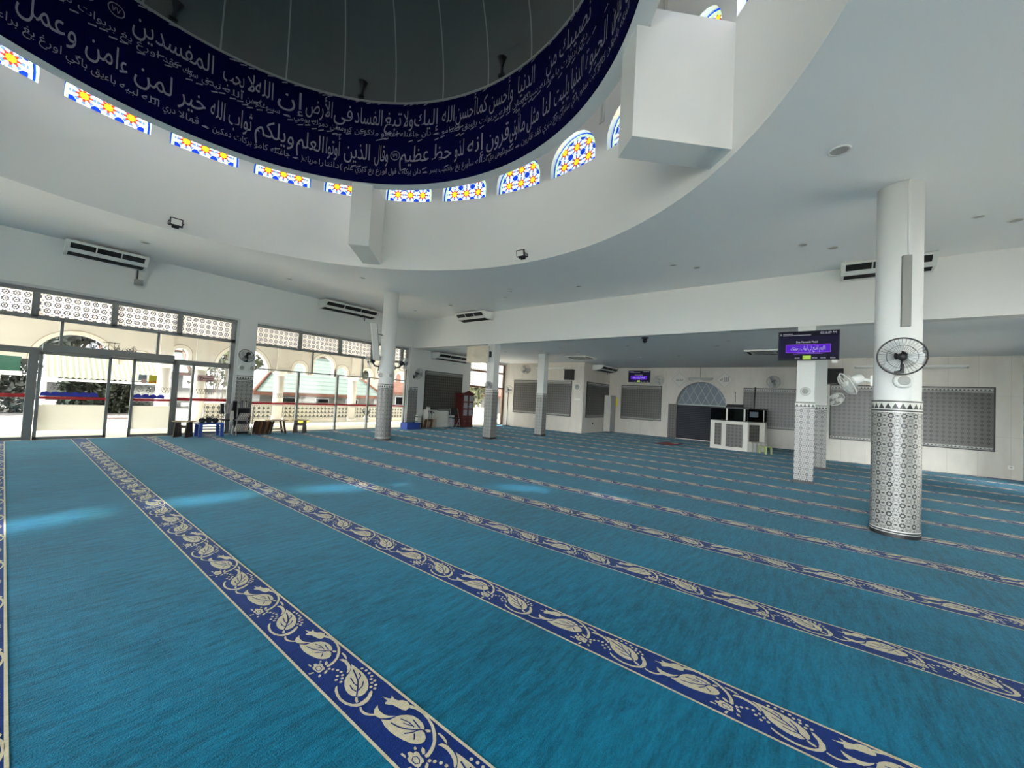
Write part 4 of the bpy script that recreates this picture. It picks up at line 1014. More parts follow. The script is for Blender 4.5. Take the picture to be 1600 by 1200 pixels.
# ---------------------------------------------------------------- televisions
def television(loc, rz, w, h, label, rich=True):
    # local: screen faces +X, bottom centre at origin
    t = thing('television', label, 'television', loc, rz, 'televisions showing a purple prayer screen')
    B(-0.05, 0.0, -w/2, w/2, 0, h).build('casing', 'black', t, bevel=0.006)
    m = MB(); e = 0.001
    def rect(u0, u1, v0, v1, mi, dx=0.001):
        # u from the viewer's left 0..1, v from the top 0..1
        y0, y1 = -w/2+u0*w, -w/2+u1*w; z0, z1 = h-v1*h, h-v0*h
        m.quad((dx, y0, z0), (dx, y1, z0), (dx, y1, z1), (dx, y0, z1), mi)
    rect(0.012, 0.988, 0.02, 0.975, 0, 0.0012)
    rect(0.012, 0.988, 0.02, 0.19, 1, 0.0016); rect(0.012, 0.988, 0.86, 0.975, 1, 0.0016)
    rect(0.135, 0.865, 0.46, 0.74, 3, 0.0018); rect(0.142, 0.858, 0.475, 0.725, 2, 0.0022)
    rect(0.42, 0.555, 0.845, 0.97, 5, 0.0020)
    for u in (0.02, 0.13, 0.28, 0.565, 0.70, 0.85): rect(u, u+0.10, 0.89, 0.955, 0, 0.0019)
    def T(s_, u0, u1, v, hh, mi=4, k=None):
        y0 = -w/2+u0*w; z = h-v*h
        m.text(s_, lambda x, y: (0.003, y0+x, z+y), mi, (u1-u0)*w, hh)
    T('02:26:09 PM', 0.70, 0.95, 0.125, 0.062*h/0.65*1.2)
    T('Doa Memasuki Masjid', 0.31, 0.66, 0.41, 0.06)
    T(shape('اللهم افتح لي أبواب رحمتك'), 0.22, 0.78, 0.655, 0.13*h/0.65)
    T('-', 0.43, 0.45, 0.925, 0.05, 1)
    for u in (0.29, 0.575, 0.71, 0.86): T('00:00', u, u+0.08, 0.945, 0.04)
    rect(0.085, 0.25, 0.085, 0.10, 4, 0.0025); rect(0.085, 0.55, 0.135, 0.15, 4, 0.0025)
    T('Δ', 0.03, 0.06, 0.14, 0.06)
    rect(0.26, 0.74, 0.775, 0.785, 3, 0.0025)
    m.build('screen', ['tv_bg', 'tv_dark', 'tv_purple', 'tv_violet', 'tv_text', 'tv_green'], t)
    m = MB(); m.box(-0.19, -0.05, -0.12, 0.12, h*0.3, h*0.7); m.build('wall_mount', 'black', t)
    B(-0.05, -0.01, w/2-0.12, w/2-0.03, -0.06, 0.0).build('receiver', 'plastic_white', t)
    return t
television((10.55, 0.215, 2.655), PI, 1.06, 0.635, 'large television with purple prayer screen on the square column')
television((XR-0.19, 7.30, 2.66), PI, 1.12, 0.60, 'small television with purple screen in the far recess')
# television on the left square column, its pale reflection modelled as a creased sheet
t = thing('creased_panel', 'pale creased panel standing for a reflecting television high on the left square column', 'panel', (10.55, 9.86, 2.74), PI)
B(-0.03, 0.01, -0.52, 0.52, 0, 0.58).build('board', 'plastic_white', t)
m = MB(); nx, nz = 26, 16
for i in range(nx):
    for j in range(nz):
        P = lambda a, b: (0.03+0.018*math.sin(a*0.55+b*0.35)*math.cos(b*0.5-a*0.2)+0.012*abs(math.sin(a*0.3-b*0.28)), -0.53+1.06*a/nx, -0.01+0.60*b/nz)
        m.quad(P(i, j), P(i+1, j), P(i+1, j+1), P(i, j+1), 0, None, True)
m.build('creased_sheet', 'reflection_cream', t)
m = MB(); m.box(-0.19, -0.03, 0.35, 0.5, 0.2, 0.4); m.build('wall_mount', 'black', t)

# ---------------------------------------------------------------- trunking on the columns
a = math.radians(190)
t = thing('cable_trunking', 'grey cable trunking strip on the nearest round column', 'trunking', (7.25+0.232*math.cos(a), -0.81+0.232*math.sin(a), 0), a)
B(-0.02, 0.045, -0.045, 0.045, 2.68, 3.60).build('cover', 'trunk_grey', t, bevel=0.004)
m = MB(); m.cyl((0.0, 0.02, 3.60), (0.0, 0.02, ZH), 0.012, None, 8); m.build('conduit', 'plastic_white', t)
t = thing('strip_panel', 'pale strip panel tilted out from the left side of the far round column', 'panel', (6.86, 10.70, 3.0))
m = MB(); m.obox((0, 0, 0), (0.20, 0.05, 1.12), (0, -0.16, 0)); m.build('cover', 'plastic_white', t, bevel=0.006)
m = MB(); m.obox((0.105, 0, 0.0), (0.03, 0.055, 1.12), (0, -0.16, 0)); m.build('edge_strip', 'plastic_grey', t)
for z in (-0.42, 0.25):
    m = MB(); m.cyl((0.08-z*0.16, 0, z), (0.28, 0, z-0.02), 0.012, None, 8); m.build('bracket', 'black', t)

# ---------------------------------------------------------------- ceiling fittings
def downlight(x, y, z, label, r=0.075):
    t = thing('downlight', label, 'downlight', (x, y, z), 0, 'recessed ceiling downlights')
    m = MB(); m.lathe([(r*0.78, -0.004), (r*0.8, -0.012), (r, -0.008), (r, 0)], n=24); m.build('trim_ring', 'plastic_white', t)
    m = MB(); m.lathe([(0, -0.006), (r*0.79, -0.006)], n=24); m.build('lens', 'plastic_grey', t); return t
for x, y, r, lab in ((5.83, -0.13, 0.11, 'big round downlight at the top right, right of the dome opening'), (8.83, 0.29, 0.075, 'small downlight left of the nearest round column, outer of a pair'), (9.26, -0.15, 0.09, 'larger downlight left of the nearest round column, inner of a pair'),
        (8.82, -1.84, 0.075, 'small downlight right of the nearest round column'), (9.24, -2.30, 0.09, 'larger downlight at the right edge, right of the nearest round column'), (5.91, 10.0, 0.075, 'downlight just left of the far round column top'),
        (1.80, 12.2, 0.09, 'downlight above the sliding doors near the air conditioner'), (9.33, 10.13, 0.075, 'downlight just left of the short air conditioner'), (9.32, 12.03, 0.075, 'downlight to the right of the far round column'),
        (8.86, 7.13, 0.075, 'downlight right of the short air conditioner, nearer one'), (9.30, 7.69, 0.075, 'downlight right of the short air conditioner, farther one'), (9.30, 5.15, 0.075, 'downlight below the drum floodlight, near the middle'),
        (8.83, 2.58, 0.075, 'small downlight near the middle of the beam, left of a pair'), (9.23, 2.19, 0.075, 'small downlight near the middle of the beam, right of a pair'), (4.90, 12.15, 0.075, 'downlight above the pier behind the bookrack')):
    downlight(x, y, ZH, lab, r)
for x, y, lab in ((12.43, 4.99, 'low-ceiling downlight behind the black dome camera'), (12.23, 7.41, 'low-ceiling downlight nearest the left square columns'), (14.09, 7.63, 'low-ceiling downlight beside the left air vent'), (12.67, 10.3, 'low-ceiling downlight near the left air conditioner'),
        (15.57, 5.7, 'low-ceiling downlight in front of the small television'), (13.15, 2.47, 'low-ceiling downlight in front of the prayer niche, right side'), (12.25, 2.02, 'low-ceiling downlight left of the big television'), (15.44, 4.19, 'low-ceiling downlight in front of the prayer niche centre')):
    downlight(x, y, ZL, lab, 0.08)
t = thing('dome_camera', 'black dome security camera under the beam edge', 'camera', (11.06, 3.93, ZL))
m = MB(); m.lathe([(0, 0), (0.10, 0), (0.10, -0.03), (0.06, -0.045), (0, -0.045)], n=20); m.build('base', 'black', t)
m = MB(); m.blob((0, 0, -0.09), 0.065, 0, 16, 10); m.build('lens_dome', 'screen_black', t)
def floodlight(deg, z, label):
    a = math.radians(deg)
    t = thing('floodlight', label, 'floodlight', (CX+RD*math.cos(a), CY+RD*math.sin(a), z), a+PI, 'black floodlights on the drum rim')
    m = MB(); m.obox((0.13, 0, 0), (0.05, 0.21, 0.15), (0, 0.25, 0)); m.build('housing', 'black', t, bevel=0.006)
    m = MB(); m.obox((0.156, 0, -0.006), (0.006, 0.17, 0.11), (0, 0.25, 0)); m.build('lens', 'plastic_white', t)
    m = MB(); m.box(0, 0.02, -0.06, 0.06, -0.1, -0.02); m.tube([(0.01, -0.115, -0.05), (0.01, -0.115, 0), (0.13, -0.115, 0)], 0.008, 6); m.tube([(0.01, 0.115, -0.05), (0.01, 0.115, 0), (0.13, 0.115, 0)], 0.008, 6); m.box(0, 0.02, -0.12, 0.12, -0.06, -0.04); m.build('bracket', 'black', t)
floodlight(85.2, 4.75, 'black floodlight on the drum rim above the air conditioner')
floodlight(3.6, 4.78, 'black floodlight on the drum rim near the middle of the picture')
for deg, lab in ((90.9, 'black spotlight on the band rim, leftmost of three'), (46.1, 'black spotlight on the band rim, middle of three'), (1.2, 'black spotlight on the band rim, rightmost of three')):
    a = math.radians(deg); t = thing('spotlight', lab, 'spotlight', (CX+4.20*math.cos(a), CY+4.20*math.sin(a), ZR1+0.035), a+PI, 'spotlights on the rim of the blue band')
    m = MB(); m.box(-0.04, 0.04, -0.06, 0.06, 0, 0.05); m.build('base', 'black', t)
    m = MB(); m.lathe([(0, 0.04), (0.03, 0.045), (0.025, 0.16), (0.055, 0.25), (0.095, 0.34), (0.085, 0.34), (0.0, 0.27)], (0, 0, 0), (0.18, 0.1, 1), 16); m.build('lamp_head', 'black', t)
def tube_light(loc, rz, L, label):
    t = thing('tube_light', label, 'light', loc, rz, 'tube lights on the far walls')
    B(-0.04, 0, -L/2, L/2, -0.02, 0.05).build('batten', 'plastic_white', t)
    m = MB(); m.cyl((-0.06, -L/2+0.03, -0.035), (-0.06, L/2-0.03, -0.035), 0.016, None, 10); m.build('tube', 'plastic_white', t)
    B(-0.075, -0.03, -L/2, -L/2+0.03, -0.055, 0.0).build('socket', 'plastic_grey', t); B(-0.075, -0.03, L/2-0.03, L/2, -0.055, 0.0).build('socket', 'plastic_grey', t); return t
tube_light((XQ, 10.9, 3.12), 0, 1.75, 'tube light on the far wall behind the left square column')
tube_light((XQ, -1.52, 3.12), 0, 1.25, 'tube light just left of the nearest round column')
tube_light((XQ, -2.90, 3.12), 0, 1.00, 'tube light just right of the nearest round column')
t = thing('pendant_light', 'long pendant light hanging above the prayer niche arch', 'light', (XR-0.25, 4.38, ZL))
m = MB(); m.cyl((0, 0, 0), (0, 0, -0.5), 0.008, None, 8); m.build('rod', 'black', t)
m = MB(); m.box(-0.06, 0.06, -0.52, 0.52, -0.58, -0.5); m.build('batten', 'plastic_grey', t, bevel=0.01)
m = MB(); m.cyl((0, -0.5, -0.6), (0, 0.5, -0.6), 0.02, None, 10); m.build('tube', 'plastic_white', t)

# ---------------------------------------------------------------- signs and small wall things
for y, w_, lab in ((5.37, 'محمد', 'diamond calligraphy plaque at the left of the prayer niche'), (3.41, 'الله', 'diamond calligraphy plaque at the right of the prayer niche')):
    t = thing('calligraphy_plaque', lab, 'plaque', (XR, y, 2.84), PI, 'diamond plaques beside the prayer niche')
    m = MB(); R_ = 0.34; m.prism([(-R_, 0), (0, -R_), (R_, 0), (0, R_)], 'x', 0, 0.02); m.build('board', 'marble', t)
    m = MB(); R_ = 0.345
    for p, q in (((-R_, 0), (0, -R_)), ((0, -R_), (R_, 0)), ((R_, 0), (0, R_)), ((0, R_), (-R_, 0))): m.stroke([p, q], 0.014, lambda a, b: (0.022, a, b))
    m.build('border', 'plastic_grey', t)
    m = MB(); m.text(shape(w_), lambda x, y: (0.023, -0.17+x, y-0.08), 0, 0.34, 0.30); m.build('lettering', 'black', t)
t = thing('wall_clock', 'round white clock on the far wall left of the recess corner', 'clock', (XQ, 9.28, 2.22), PI)
m = MB(); m.lathe([(0.0, 0.02), (0.15, 0.02), (0.16, 0.05), (0.195, 0.05), (0.20, 0)], (0, 0, 0), (1, 0, 0), 32); m.build('rim', 'paper', t)
m = MB(); m.lathe([(0, 0.024), (0.13, 0.024)], (0, 0, 0), (1, 0, 0), 32); m.build('dial', 'plastic_grey', t)
m = MB(); m.obox((0.03, -0.03, 0.02), (0.004, 0.10, 0.012), (0.6, 0, 0)); m.obox((0.03, 0.01, 0.04), (0.004, 0.014, 0.09), (0.2, 0, 0)); m.build('hand', 'black', t)
tag(B(-0.012, 0, -0.16, 0.16, -0.05, 0.05).build('notice_strip', 'paper', None, (XQ, 9.25, 1.62)), 'white notice strip on the far wall below the clock', 'notice')
tag(B(-0.012, 0, -0.16, 0.16, -0.22, 0.22).build('yellow_sign', 'yellow', None, (XR, 8.62, 1.60)), 'yellow sign beside the tile panel in the recess', 'sign')
t = thing('storage_cabinet', 'pale tall cabinet standing in the recess corner', 'cabinet', (19.72, 8.69, 0))
B(-0.32, 0.32, -0.14, 0.20, 0.04, 1.92).build('body', 'marble', t); B(-0.31, 0.31, -0.155, -0.14, 0.06, 1.90).build('door', 'cloth_grey', t)
m = MB(); m.cyl((-0.25, -0.17, 0.95), (-0.25, -0.17, 1.1), 0.01, None, 8); m.build('handle', 'chrome', t); B(-0.3, 0.3, -0.1, 0.18, 0, 0.04).build('plinth', 'black', t)
t = thing('wall_socket', 'white wall socket with black plug on the recess side wall', 'socket', (18.15, YB, 0.45))
B(-0.13, 0.05, -0.012, 0, -0.05, 0.05).build('plate', 'paper', t); B(0.0, 0.06, -0.05, -0.01, -0.03, 0.035).build('plug', 'black', t)
t = thing('wall_socket', 'white wall socket low on the right end of the far wall', 'socket', (XQ, -4.2, 0.33), -PI/2)
B(-0.05, 0.05, -0.012, 0, -0.05, 0.05).build('plate', 'paper', t); B(-0.02, 0.02, -0.016, -0.01, -0.02, 0.02).build('switch', 'plastic_grey', t)

# ---------------------------------------------------------------- glass-topped booth, stool, mat
t = thing('booth', 'white glass-topped booth with patterned panels beside the niche', 'booth', (16.86, 2.05, 0))
plan = [(0.0, 0.0), (0.64, -0.47), (1.5, -0.47), (1.5, 1.28), (0.19, 1.28), (0.14, 0.84), (0.0, 0.84)]
m = MB(); m.prism(plan, 'z', 0, 1.08); m.build('counter', 'marble', t)
m = MB(); m.prism([(x-0.02, y) for x, y in plan], 'z', 1.08, 1.11); m.build('counter_top', 'black', t)
def bpanel(p, q, z0, z1, off=0.012):
    p, q = Vector(p), Vector(q); d = (q-p).normalized(); n = Vector((d.y, -d.x)); n = -n if n.x > 0 else n
    m = MB(); a, b = p+n*off, q+n*off; L = (q-p).length
    m.quad((a.x, a.y, z0), (b.x, b.y, z0), (b.x, b.y, z1), (a.x, a.y, z1), 0, ((0, z0), (L, z0), (L, z1), (0, z1)))
    for s0, s1, zz0, zz1 in ((-0.015, 0, z0-0.015, z1+0.015), (L, L+0.015, z0-0.015, z1+0.015), (0, L, z0-0.015, z0), (0, L, z1, z1+0.015)):
        c, e = p+d*s0+n*off, p+d*s1+n*off; m.quad((c.x, c.y, zz0), (e.x, e.y, zz0), (e.x, e.y, zz1), (c.x, c.y, zz1), 1)
    m.build('front_panel', ['tile_wall', 'wood_dark'], t)
bpanel((0.0, 0.17), (0.0, 0.69), 0.14, 0.95); bpanel((0.155, 0.90), (0.175, 1.11), 0.16, 0.96); bpanel((0.06, -0.045), (0.42, -0.31), 0.38, 0.97)
m = MB(); m.prism([(-0.03, -0.02), (0.62, -0.5), (1.4, -0.5), (1.4, 0.1), (0.5, 0.3), (0.5, 1.28), (0.0, 1.28)], 'z', 1.55, 1.585); m.build('top_shelf', 'black', t)
m = MB()
for p, q in (((0.04, 0.0), (0.64, -0.45)), ((0.06, 0.03), (0.06, 1.25)), ((0.64, -0.45), (1.4, -0.45))):
    p, q = Vector(p), Vector(q); n = (q-p).normalized(); n = Vector((-n.y, n.x))*0.004
    m.prism([tuple(p-n), tuple(q-n), tuple(q+n), tuple(p+n)], 'z', 1.11, 1.55)
m.build('glass_screen', 'glass_dark', t)
for x, y in ((0.03, 0.70), (0.03, 0.12), (0.62, -0.42)):
    B(x-0.02, x+0.02, y-0.025, y+0.025, 1.11, 1.55).build('post', 'paper', t)
t = thing('lectern_stand', 'black slanted lectern with gooseneck microphone on the booth top', 'lectern', (17.0, 2.52, 1.585), PI)
m = MB(); m.prism([(-0.2, 0.0), (0.12, 0.0), (0.12, 0.03), (-0.2, 0.14)], 'y', -0.28, 0.28); m.build('desk', 'black', t)
m = MB(); m.tube([(0.0, 0.02, 0.06), (-0.02, 0.02, 0.3), (0.0, 0.02, 0.42), (0.05, 0.02, 0.55)], 0.008, 6); m.cyl((0.05, 0.02, 0.55), (0.08, 0.02, 0.6), 0.018, None, 8); m.build('microphone', 'black', t)
t = thing('monitor', 'small lit monitor behind the booth glass', 'monitor', (17.35, 1.92, 1.11), PI+0.55)
B(-0.02, 0.0, -0.17, 0.17, 0.10, 0.38).build('casing', 'black', t); B(0.0, 0.003, -0.15, 0.15, 0.16, 0.36).build('screen', 'screen_white', t); B(-0.1, 0.06, -0.08, 0.08, 0, 0.015).build('stand', 'black', t); B(-0.03, -0.015, -0.02, 0.02, 0.01, 0.12).build('neck', 'black', t)
m = MB(); m.cyl((0, 0, 0), (0.03, -0.06, 2.42), 0.022, None, 8); m.blob((0.03, -0.06, 2.43), 0.035, 0, 10, 6)
tag(m.build('leaning_staff', 'black', None, (18.40, 2.08, 0)), 'black upright staff behind the booth against the tile panel', 'staff')
t = thing('side_table', 'low grey table in front of the booth beside the green stool', 'table', (17.06, 1.70, 0), -0.634)
B(-0.22, 0.22, -0.12, 0.12, 0.34, 0.37).build('table_top', 'plastic_grey', t)
for sx in (-1, 1):
    for sy in (-1, 1): B(sx*0.19-0.015, sx*0.19+0.015, sy*0.09-0.015, sy*0.09+0.015, 0, 0.34).build('leg', 'plastic_grey', t)
t = thing('plastic_stool', 'small pale green plastic stool in front of the booth', 'stool', (16.84, 1.48, 0), -0.634)
B(-0.15, 0.15, -0.13, 0.13, 0.24, 0.27).build('seat', 'green_plastic', t, bevel=0.01)
for sx in (-1, 1):
    for sy in (-1, 1):
        m = MB(); m.prism([(sx*0.15, 0), (sx*0.10, 0), (sx*0.085, 0.24), (sx*0.14, 0.24)], 'y', sy*0.125-0.02, sy*0.125+0.02); m.build('leg', 'green_plastic', t)
t = thing('prayer_mat', 'dark red prayer mat lying on the carpet before the niche', 'mat', (16.6, 4.75, 0.003), -0.12)
B(-0.6, 0.6, -0.36, 0.36, 0, 0.012).build('field', 'rug_red', t)
m = MB(); m.box(-0.66, -0.6, -0.36, 0.36, 0, 0.012); m.box(0.6, 0.66, -0.36, 0.36, 0, 0.012); m.box(-0.6, 0.6, -0.36, -0.31, 0.012, 0.014); m.box(-0.6, 0.6, 0.31, 0.36, 0.012, 0.014); m.build('border', 'rug_navy', t)
m = MB(); m.box(0.2, 0.48, -0.2, 0.0, 0.012, 0.03); tag(m.build('folded_cloth', 'rug_cream', None, (16.6, 4.75, 0.003), 0, (0, 0, -0.12)), 'small pale folded cloth lying on the red prayer mat', 'cloth')
# ---------------------------------------------------------------- clutter along the left wall
def panel_stool(loc, rz, label, w=0.42, d=0.30, h=0.43):
    t = thing('wooden_stool', label, 'stool', loc, rz)
    B(-w/2, w/2, -d/2, d/2, h-0.025, h).build('seat', 'wood_pale', t, bevel=0.004)
    for s in (-1, 1):
        m = MB(); m.prism([(-0.15, 0), (0.15, 0), (0.10, h-0.025), (-0.10, h-0.025)], 'x', s*(w/2-0.07)-0.012, s*(w/2-0.07)+0.012); m.build('leg', 'wood_dark', t)
    m = MB(); m.box(-w/2+0.08, w/2-0.08, -0.012, 0.012, 0.24, 0.32); m.build('stretcher', 'wood_dark', t); return t
panel_stool((3.03, 13.38, 0), PI/2+0.75, 'dark panel-legged stool left of the blue table')
panel_stool((6.06, 13.42, 0), PI/2+0.75, 'dark panel-legged stool at the right end of the row of wooden stools')
t = thing('wooden_stool', 'pale-topped wooden stool with splayed legs beside the brown book rests', 'stool', (5.36, 13.45, 0), 0.05)
B(-0.28, 0.28, -0.15, 0.15, 0.40, 0.43).build('seat', 'wood_pale', t, bevel=0.004)
for sx in (-1, 1):
    for sy in (-1, 1):
        m = MB(); m.obox((sx*0.19, sy*0.11, 0.20), (0.05, 0.03, 0.41), (0, -sx*0.22, 0)); m.build('leg', 'wood_dark', t)
B(-0.2, 0.2, -0.012, 0.012, 0.12, 0.16).build('stretcher', 'wood_pale', t)
t = thing('plastic_table', 'low navy blue plastic table loaded with bags', 'table', (3.60, 13.38, 0), 0.0)
B(-0.29, 0.29, -0.2, 0.2, 0.33, 0.37).build('table_top', 'crate_blue', t, bevel=0.008)
for sx in (-1, 1):
    for sy in (-1, 1):
        m = MB(); m.prism([(sx*0.29, 0), (sx*0.21, 0), (sx*0.20, 0.33), (sx*0.28, 0.33)], 'y', sy*0.18-0.03, sy*0.18+0.03); m.build('leg', 'crate_blue', t)
for z in (0.12, 0.2, 0.27): B(-0.23, 0.23, -0.185, -0.17, z, z+0.025).build('slat', 'crate_navy', t)
for x, w, h, mt, lab in ((3.42, 0.15, 0.17, 'cloth_dark', 'dark bag on the left of the blue plastic table'), (3.57, 0.15, 0.20, 'cloth_dark', 'black bag in the middle of the blue plastic table'), (3.72, 0.15, 0.17, 'cloth_dark', 'dark bag on the right of the blue plastic table')):
    t = thing('bag', lab, 'bag', (x, 13.36, 0.37))
    m = MB(); m.blob((0, 0, h*0.42), 0.5, 0, 14, 8, (w*1.05, 0.26, h*0.86)); m.build('body', mt, t)
    m = MB(); m.tube([(-w*0.2, -0.06, h*0.7), (-w*0.12, -0.07, h*0.95), (w*0.12, -0.07, h*0.95), (w*0.2, -0.06, h*0.7)], 0.008, 6); m.build('handle', 'cloth_grey', t)
t = thing('folding_chair', 'dark folding chair hidden under draped clothes beside the bookrack', 'chair', (4.04, 13.5, 0), PI)
B(-0.14, 0.14, -0.18, 0.18, 0.43, 0.46).build('seat', 'cloth_dark', t)
B(-0.14, 0.14, -0.2, -0.17, 0.60, 0.90).build('backrest', 'cloth_dark', t)
for sx in (-1, 1):
    m = MB(); m.tube([(sx*0.14, 0.2, 0), (sx*0.14, -0.18, 0.9)], 0.011, 8); m.build('leg', 'alu_grey', t)
    m = MB(); m.tube([(sx*0.12, -0.2, 0), (sx*0.12, 0.16, 0.45)], 0.011, 8); m.build('leg', 'alu_grey', t)
def drape(name, loc, w, h, mt, label, cat='cloth'):
    m = MB(); n = 12
    for i in range(n):
        for j in range(8):
            P = lambda a, b: ((a/n-0.5)*w*(1-0.04*b), -0.02-0.03*math.sin(a*1.4)-0.02*math.sin(b*0.9+a), -h*b/8 - 0.05*h*math.sin(a*2.0)*(b/8))
            m.quad(P(i, j), P(i+1, j), P(i+1, j+1), P(i, j+1), 0, None, True)
            Q = lambda a, b: tuple(c+d for c, d in zip(P(a, b), (0, 0.012, 0)))
            m.quad(Q(i, j), Q(i, j+1), Q(i+1, j+1), Q(i+1, j), 0, None, True)
    return tag(m.build(name, mt, None, loc), label, cat)
drape('draped_cloth', (3.96, 13.24, 0.93), 0.22, 0.30, 'cloth_grey', 'pale grey garment draped over the folding chair')
drape('draped_cloth', (4.06, 13.22, 0.72), 0.10, 0.30, 'paper', 'white sleeve of cloth hanging below the grey garment')
drape('draped_cloth', (4.13, 13.26, 1.0), 0.12, 0.45, 'cloth_dark', 'black garment hanging between the chair and the bookrack')
t = thing('book_rack', 'grey metal bookrack with slanting shelves in front of the tiled pier', 'rack', (4.42, 13.42, 0))
for sx in (-1, 1):
    for sy in (-1, 1):
        m = MB(); m.box(sx*0.20-0.011, sx*0.20+0.011, sy*0.13-0.011, sy*0.13+0.011, 0, 0.82); m.build('post', 'plastic_grey', t)
for z in (0.11, 0.43, 0.79): B(-0.20, 0.20, -0.13, 0.13, z, z+0.018).build('shelf', 'plastic_grey', t)
B(-0.20, 0.20, 0.11, 0.125, 0.02, 0.80).build('back_panel', 'cloth_dark', t)
m = MB(); m.tube([(0.05, -0.135, 0.42), (0.19, -0.135, 0.13)], 0.01, 6); m.build('brace', 'plastic_grey', t)
def book(loc, size, mt, label, group, rot=(0, 0, 0), detail=True):
    w, d, h = size
    t = thing('book', label, 'book', loc, 0, group); t.rotation_euler = rot
    m = MB(); m.box(0, w, 0, d, 0, 0.006); m.box(0, w, 0, d, h-0.006, h); m.box(0, 0.006, 0, d, 0, h); m.build('cover', mt, t)
    B(0.006, w-0.004, 0.004, d-0.004, 0.006, h-0.006).build('pages', 'paper', t); return t
cols = ['book_red', 'book_grey', 'book_tan', 'book_green', 'book_blue']
for i in range(7):
    book((4.25+i*0.045, 13.34, 0.128), (0.20, 0.15, 0.032), cols[(i+1) % 5], 'book leaning on the lowest shelf of the grey bookrack', 'books on the lowest shelf of the bookrack', (0, -1.25, 0))
for i in range(5):
    book((4.30+i*0.05, 13.34, 0.448), (0.20, 0.15, 0.034), ['book_grey', 'book_grey', 'book_tan', 'book_grey', 'book_red'][i], 'book leaning on the middle shelf of the grey bookrack', 'books on the middle shelf of the bookrack', (0, -1.15, 0))
for i in range(6):
    book((4.27+i*0.048, 13.40, 0.808), (0.17+0.03*(i % 2), 0.14, 0.036), ['black', 'book_grey', 'book_blue', 'black', 'book_grey', 'black'][i], 'book standing on top of the grey bookrack', 'books on top of the bookrack', (0, -PI/2, 0))
t = thing('tissue_box', 'small white box on top of the bookrack at the left', 'box', (4.24, 13.36, 0.808))
B(-0.05, 0.02, -0.06, 0.06, 0, 0.10).build('body', 'paper', t, bevel=0.004); B(-0.03, 0.0, -0.03, 0.03, 0.10, 0.125).build('tissue', 'paper', t)
def rehal(loc, rz, label, group, lean=0.25, mt='wood_mid'):
    t = thing('book_rest', label, 'book rest', loc, rz, group)
    for k in range(2):
        m = MB(); m.prism([(-0.09, 0.03), (-0.09, 0), (-0.05, 0), (-0.03, 0.05), (0.03, 0.05), (0.05, 0), (0.09, 0), (0.09, 0.36), (0.05, 0.40), (-0.05, 0.40), (-0.09, 0.36)], 'y', 0.016*k, 0.016*k+0.012); m.build('panel', mt, t)
    m = MB(); m.cyl((-0.09, 0.014, 0.2), (0.09, 0.014, 0.2), 0.012, None, 8); m.build('hinge', 'wood_dark', t)
    t.rotation_euler = (lean, 0, rz); return t
for i in range(5):
    rehal((4.74+i*0.075, 13.40, 0.012), PI/2+0.5, 'folded brown wooden book rest leaning in a row beside the bookrack', 'folded book rests beside the bookrack', 0.22+0.05*i, 'wood_mid' if i % 2 else 'wood_dark')
# far corner under the wide tile panel
t = thing('crate', 'bright blue plastic crate at the foot of the far tiled pier', 'crate', (10.50, 13.42, 0), 0.0)
m = MB(); m.box(-0.33, 0.33, -0.22, -0.2, 0, 0.26); m.box(-0.33, 0.33, 0.2, 0.22, 0, 0.26); m.box(-0.33, -0.31, -0.2, 0.2, 0, 0.26); m.box(0.31, 0.33, -0.2, 0.2, 0, 0.26); m.box(-0.31, 0.31, -0.2, 0.2, 0, 0.02); m.build('body', 'crate_blue', t)
m = MB(); m.box(-0.345, 0.345, -0.235, -0.2, 0.235, 0.265); m.box(-0.345, 0.345, 0.2, 0.235, 0.235, 0.265); m.box(-0.345, -0.31, -0.2, 0.2, 0.235, 0.265); m.box(0.31, 0.345, -0.2, 0.2, 0.235, 0.265); m.build('rim', 'crate_blue', t)
t = thing('low_table', 'low dark table under the stack of papers near the blue crate', 'table', (10.98, 13.55, 0))
B(-0.12, 0.12, -0.18, 0.18, 0.20, 0.23).build('table_top', 'wood_dark', t)
for sx in (-1, 1):
    for sy in (-1, 1): B(sx*0.1-0.015, sx*0.1+0.015, sy*0.15-0.015, sy*0.15+0.015, 0, 0.2).build('leg', 'wood_dark', t)
for i in range(9):
    book((10.87+0.008*(i % 3), 13.44, 0.232+i*0.038), (0.21, 0.16, 0.036), ['paper', 'book_grey', 'book_green', 'paper', 'book_grey'][i % 5], 'book in the stack on the low table near the blue crate', 'stacked books near the blue crate')
for i in range(3):
    rehal((11.2+i*0.12, 13.34-0.05*i, 0.01), 0.3+0.5*i, 'brown wooden book rest standing in front of the white bookcase', 'book rests in front of the white bookcase', 0.18, 'wood_mid')
t = thing('bookcase', 'small white bookcase with two shelves left of the white board', 'bookcase', (11.68, 13.58, 0))
for x in (-0.27, 0.25): B(x, x+0.02, -0.16, 0.16, 0, 0.80).build('side_panel', 'paper', t)
for z in (0.05, 0.42, 0.78): B(-0.25, 0.25, -0.16, 0.16, z, z+0.02).build('shelf', 'paper', t)
B(-0.25, 0.25, 0.15, 0.16, 0.07, 0.78).build('back_panel', 'book_grey', t)
for z, n, g in ((0.07, 7, 'books on the lower shelf of the white bookcase'), (0.44, 8, 'books on the upper shelf of the white bookcase')):
    for i in range(n):
        book((11.45+i*0.055, 13.46, z+0.001), (0.22+0.04*(i % 3), 0.15, 0.045), cols[(i*2) % 5] if i % 3 else 'paper', 'book on the %s shelf of the small white bookcase' % ('lower' if z < .3 else 'upper'), g, (0, -PI/2 if i % 4 else -1.35, 0))
t = thing('cardboard_box', 'small pale box on top of the white bookcase', 'box', (11.52, 13.55, 0.80))
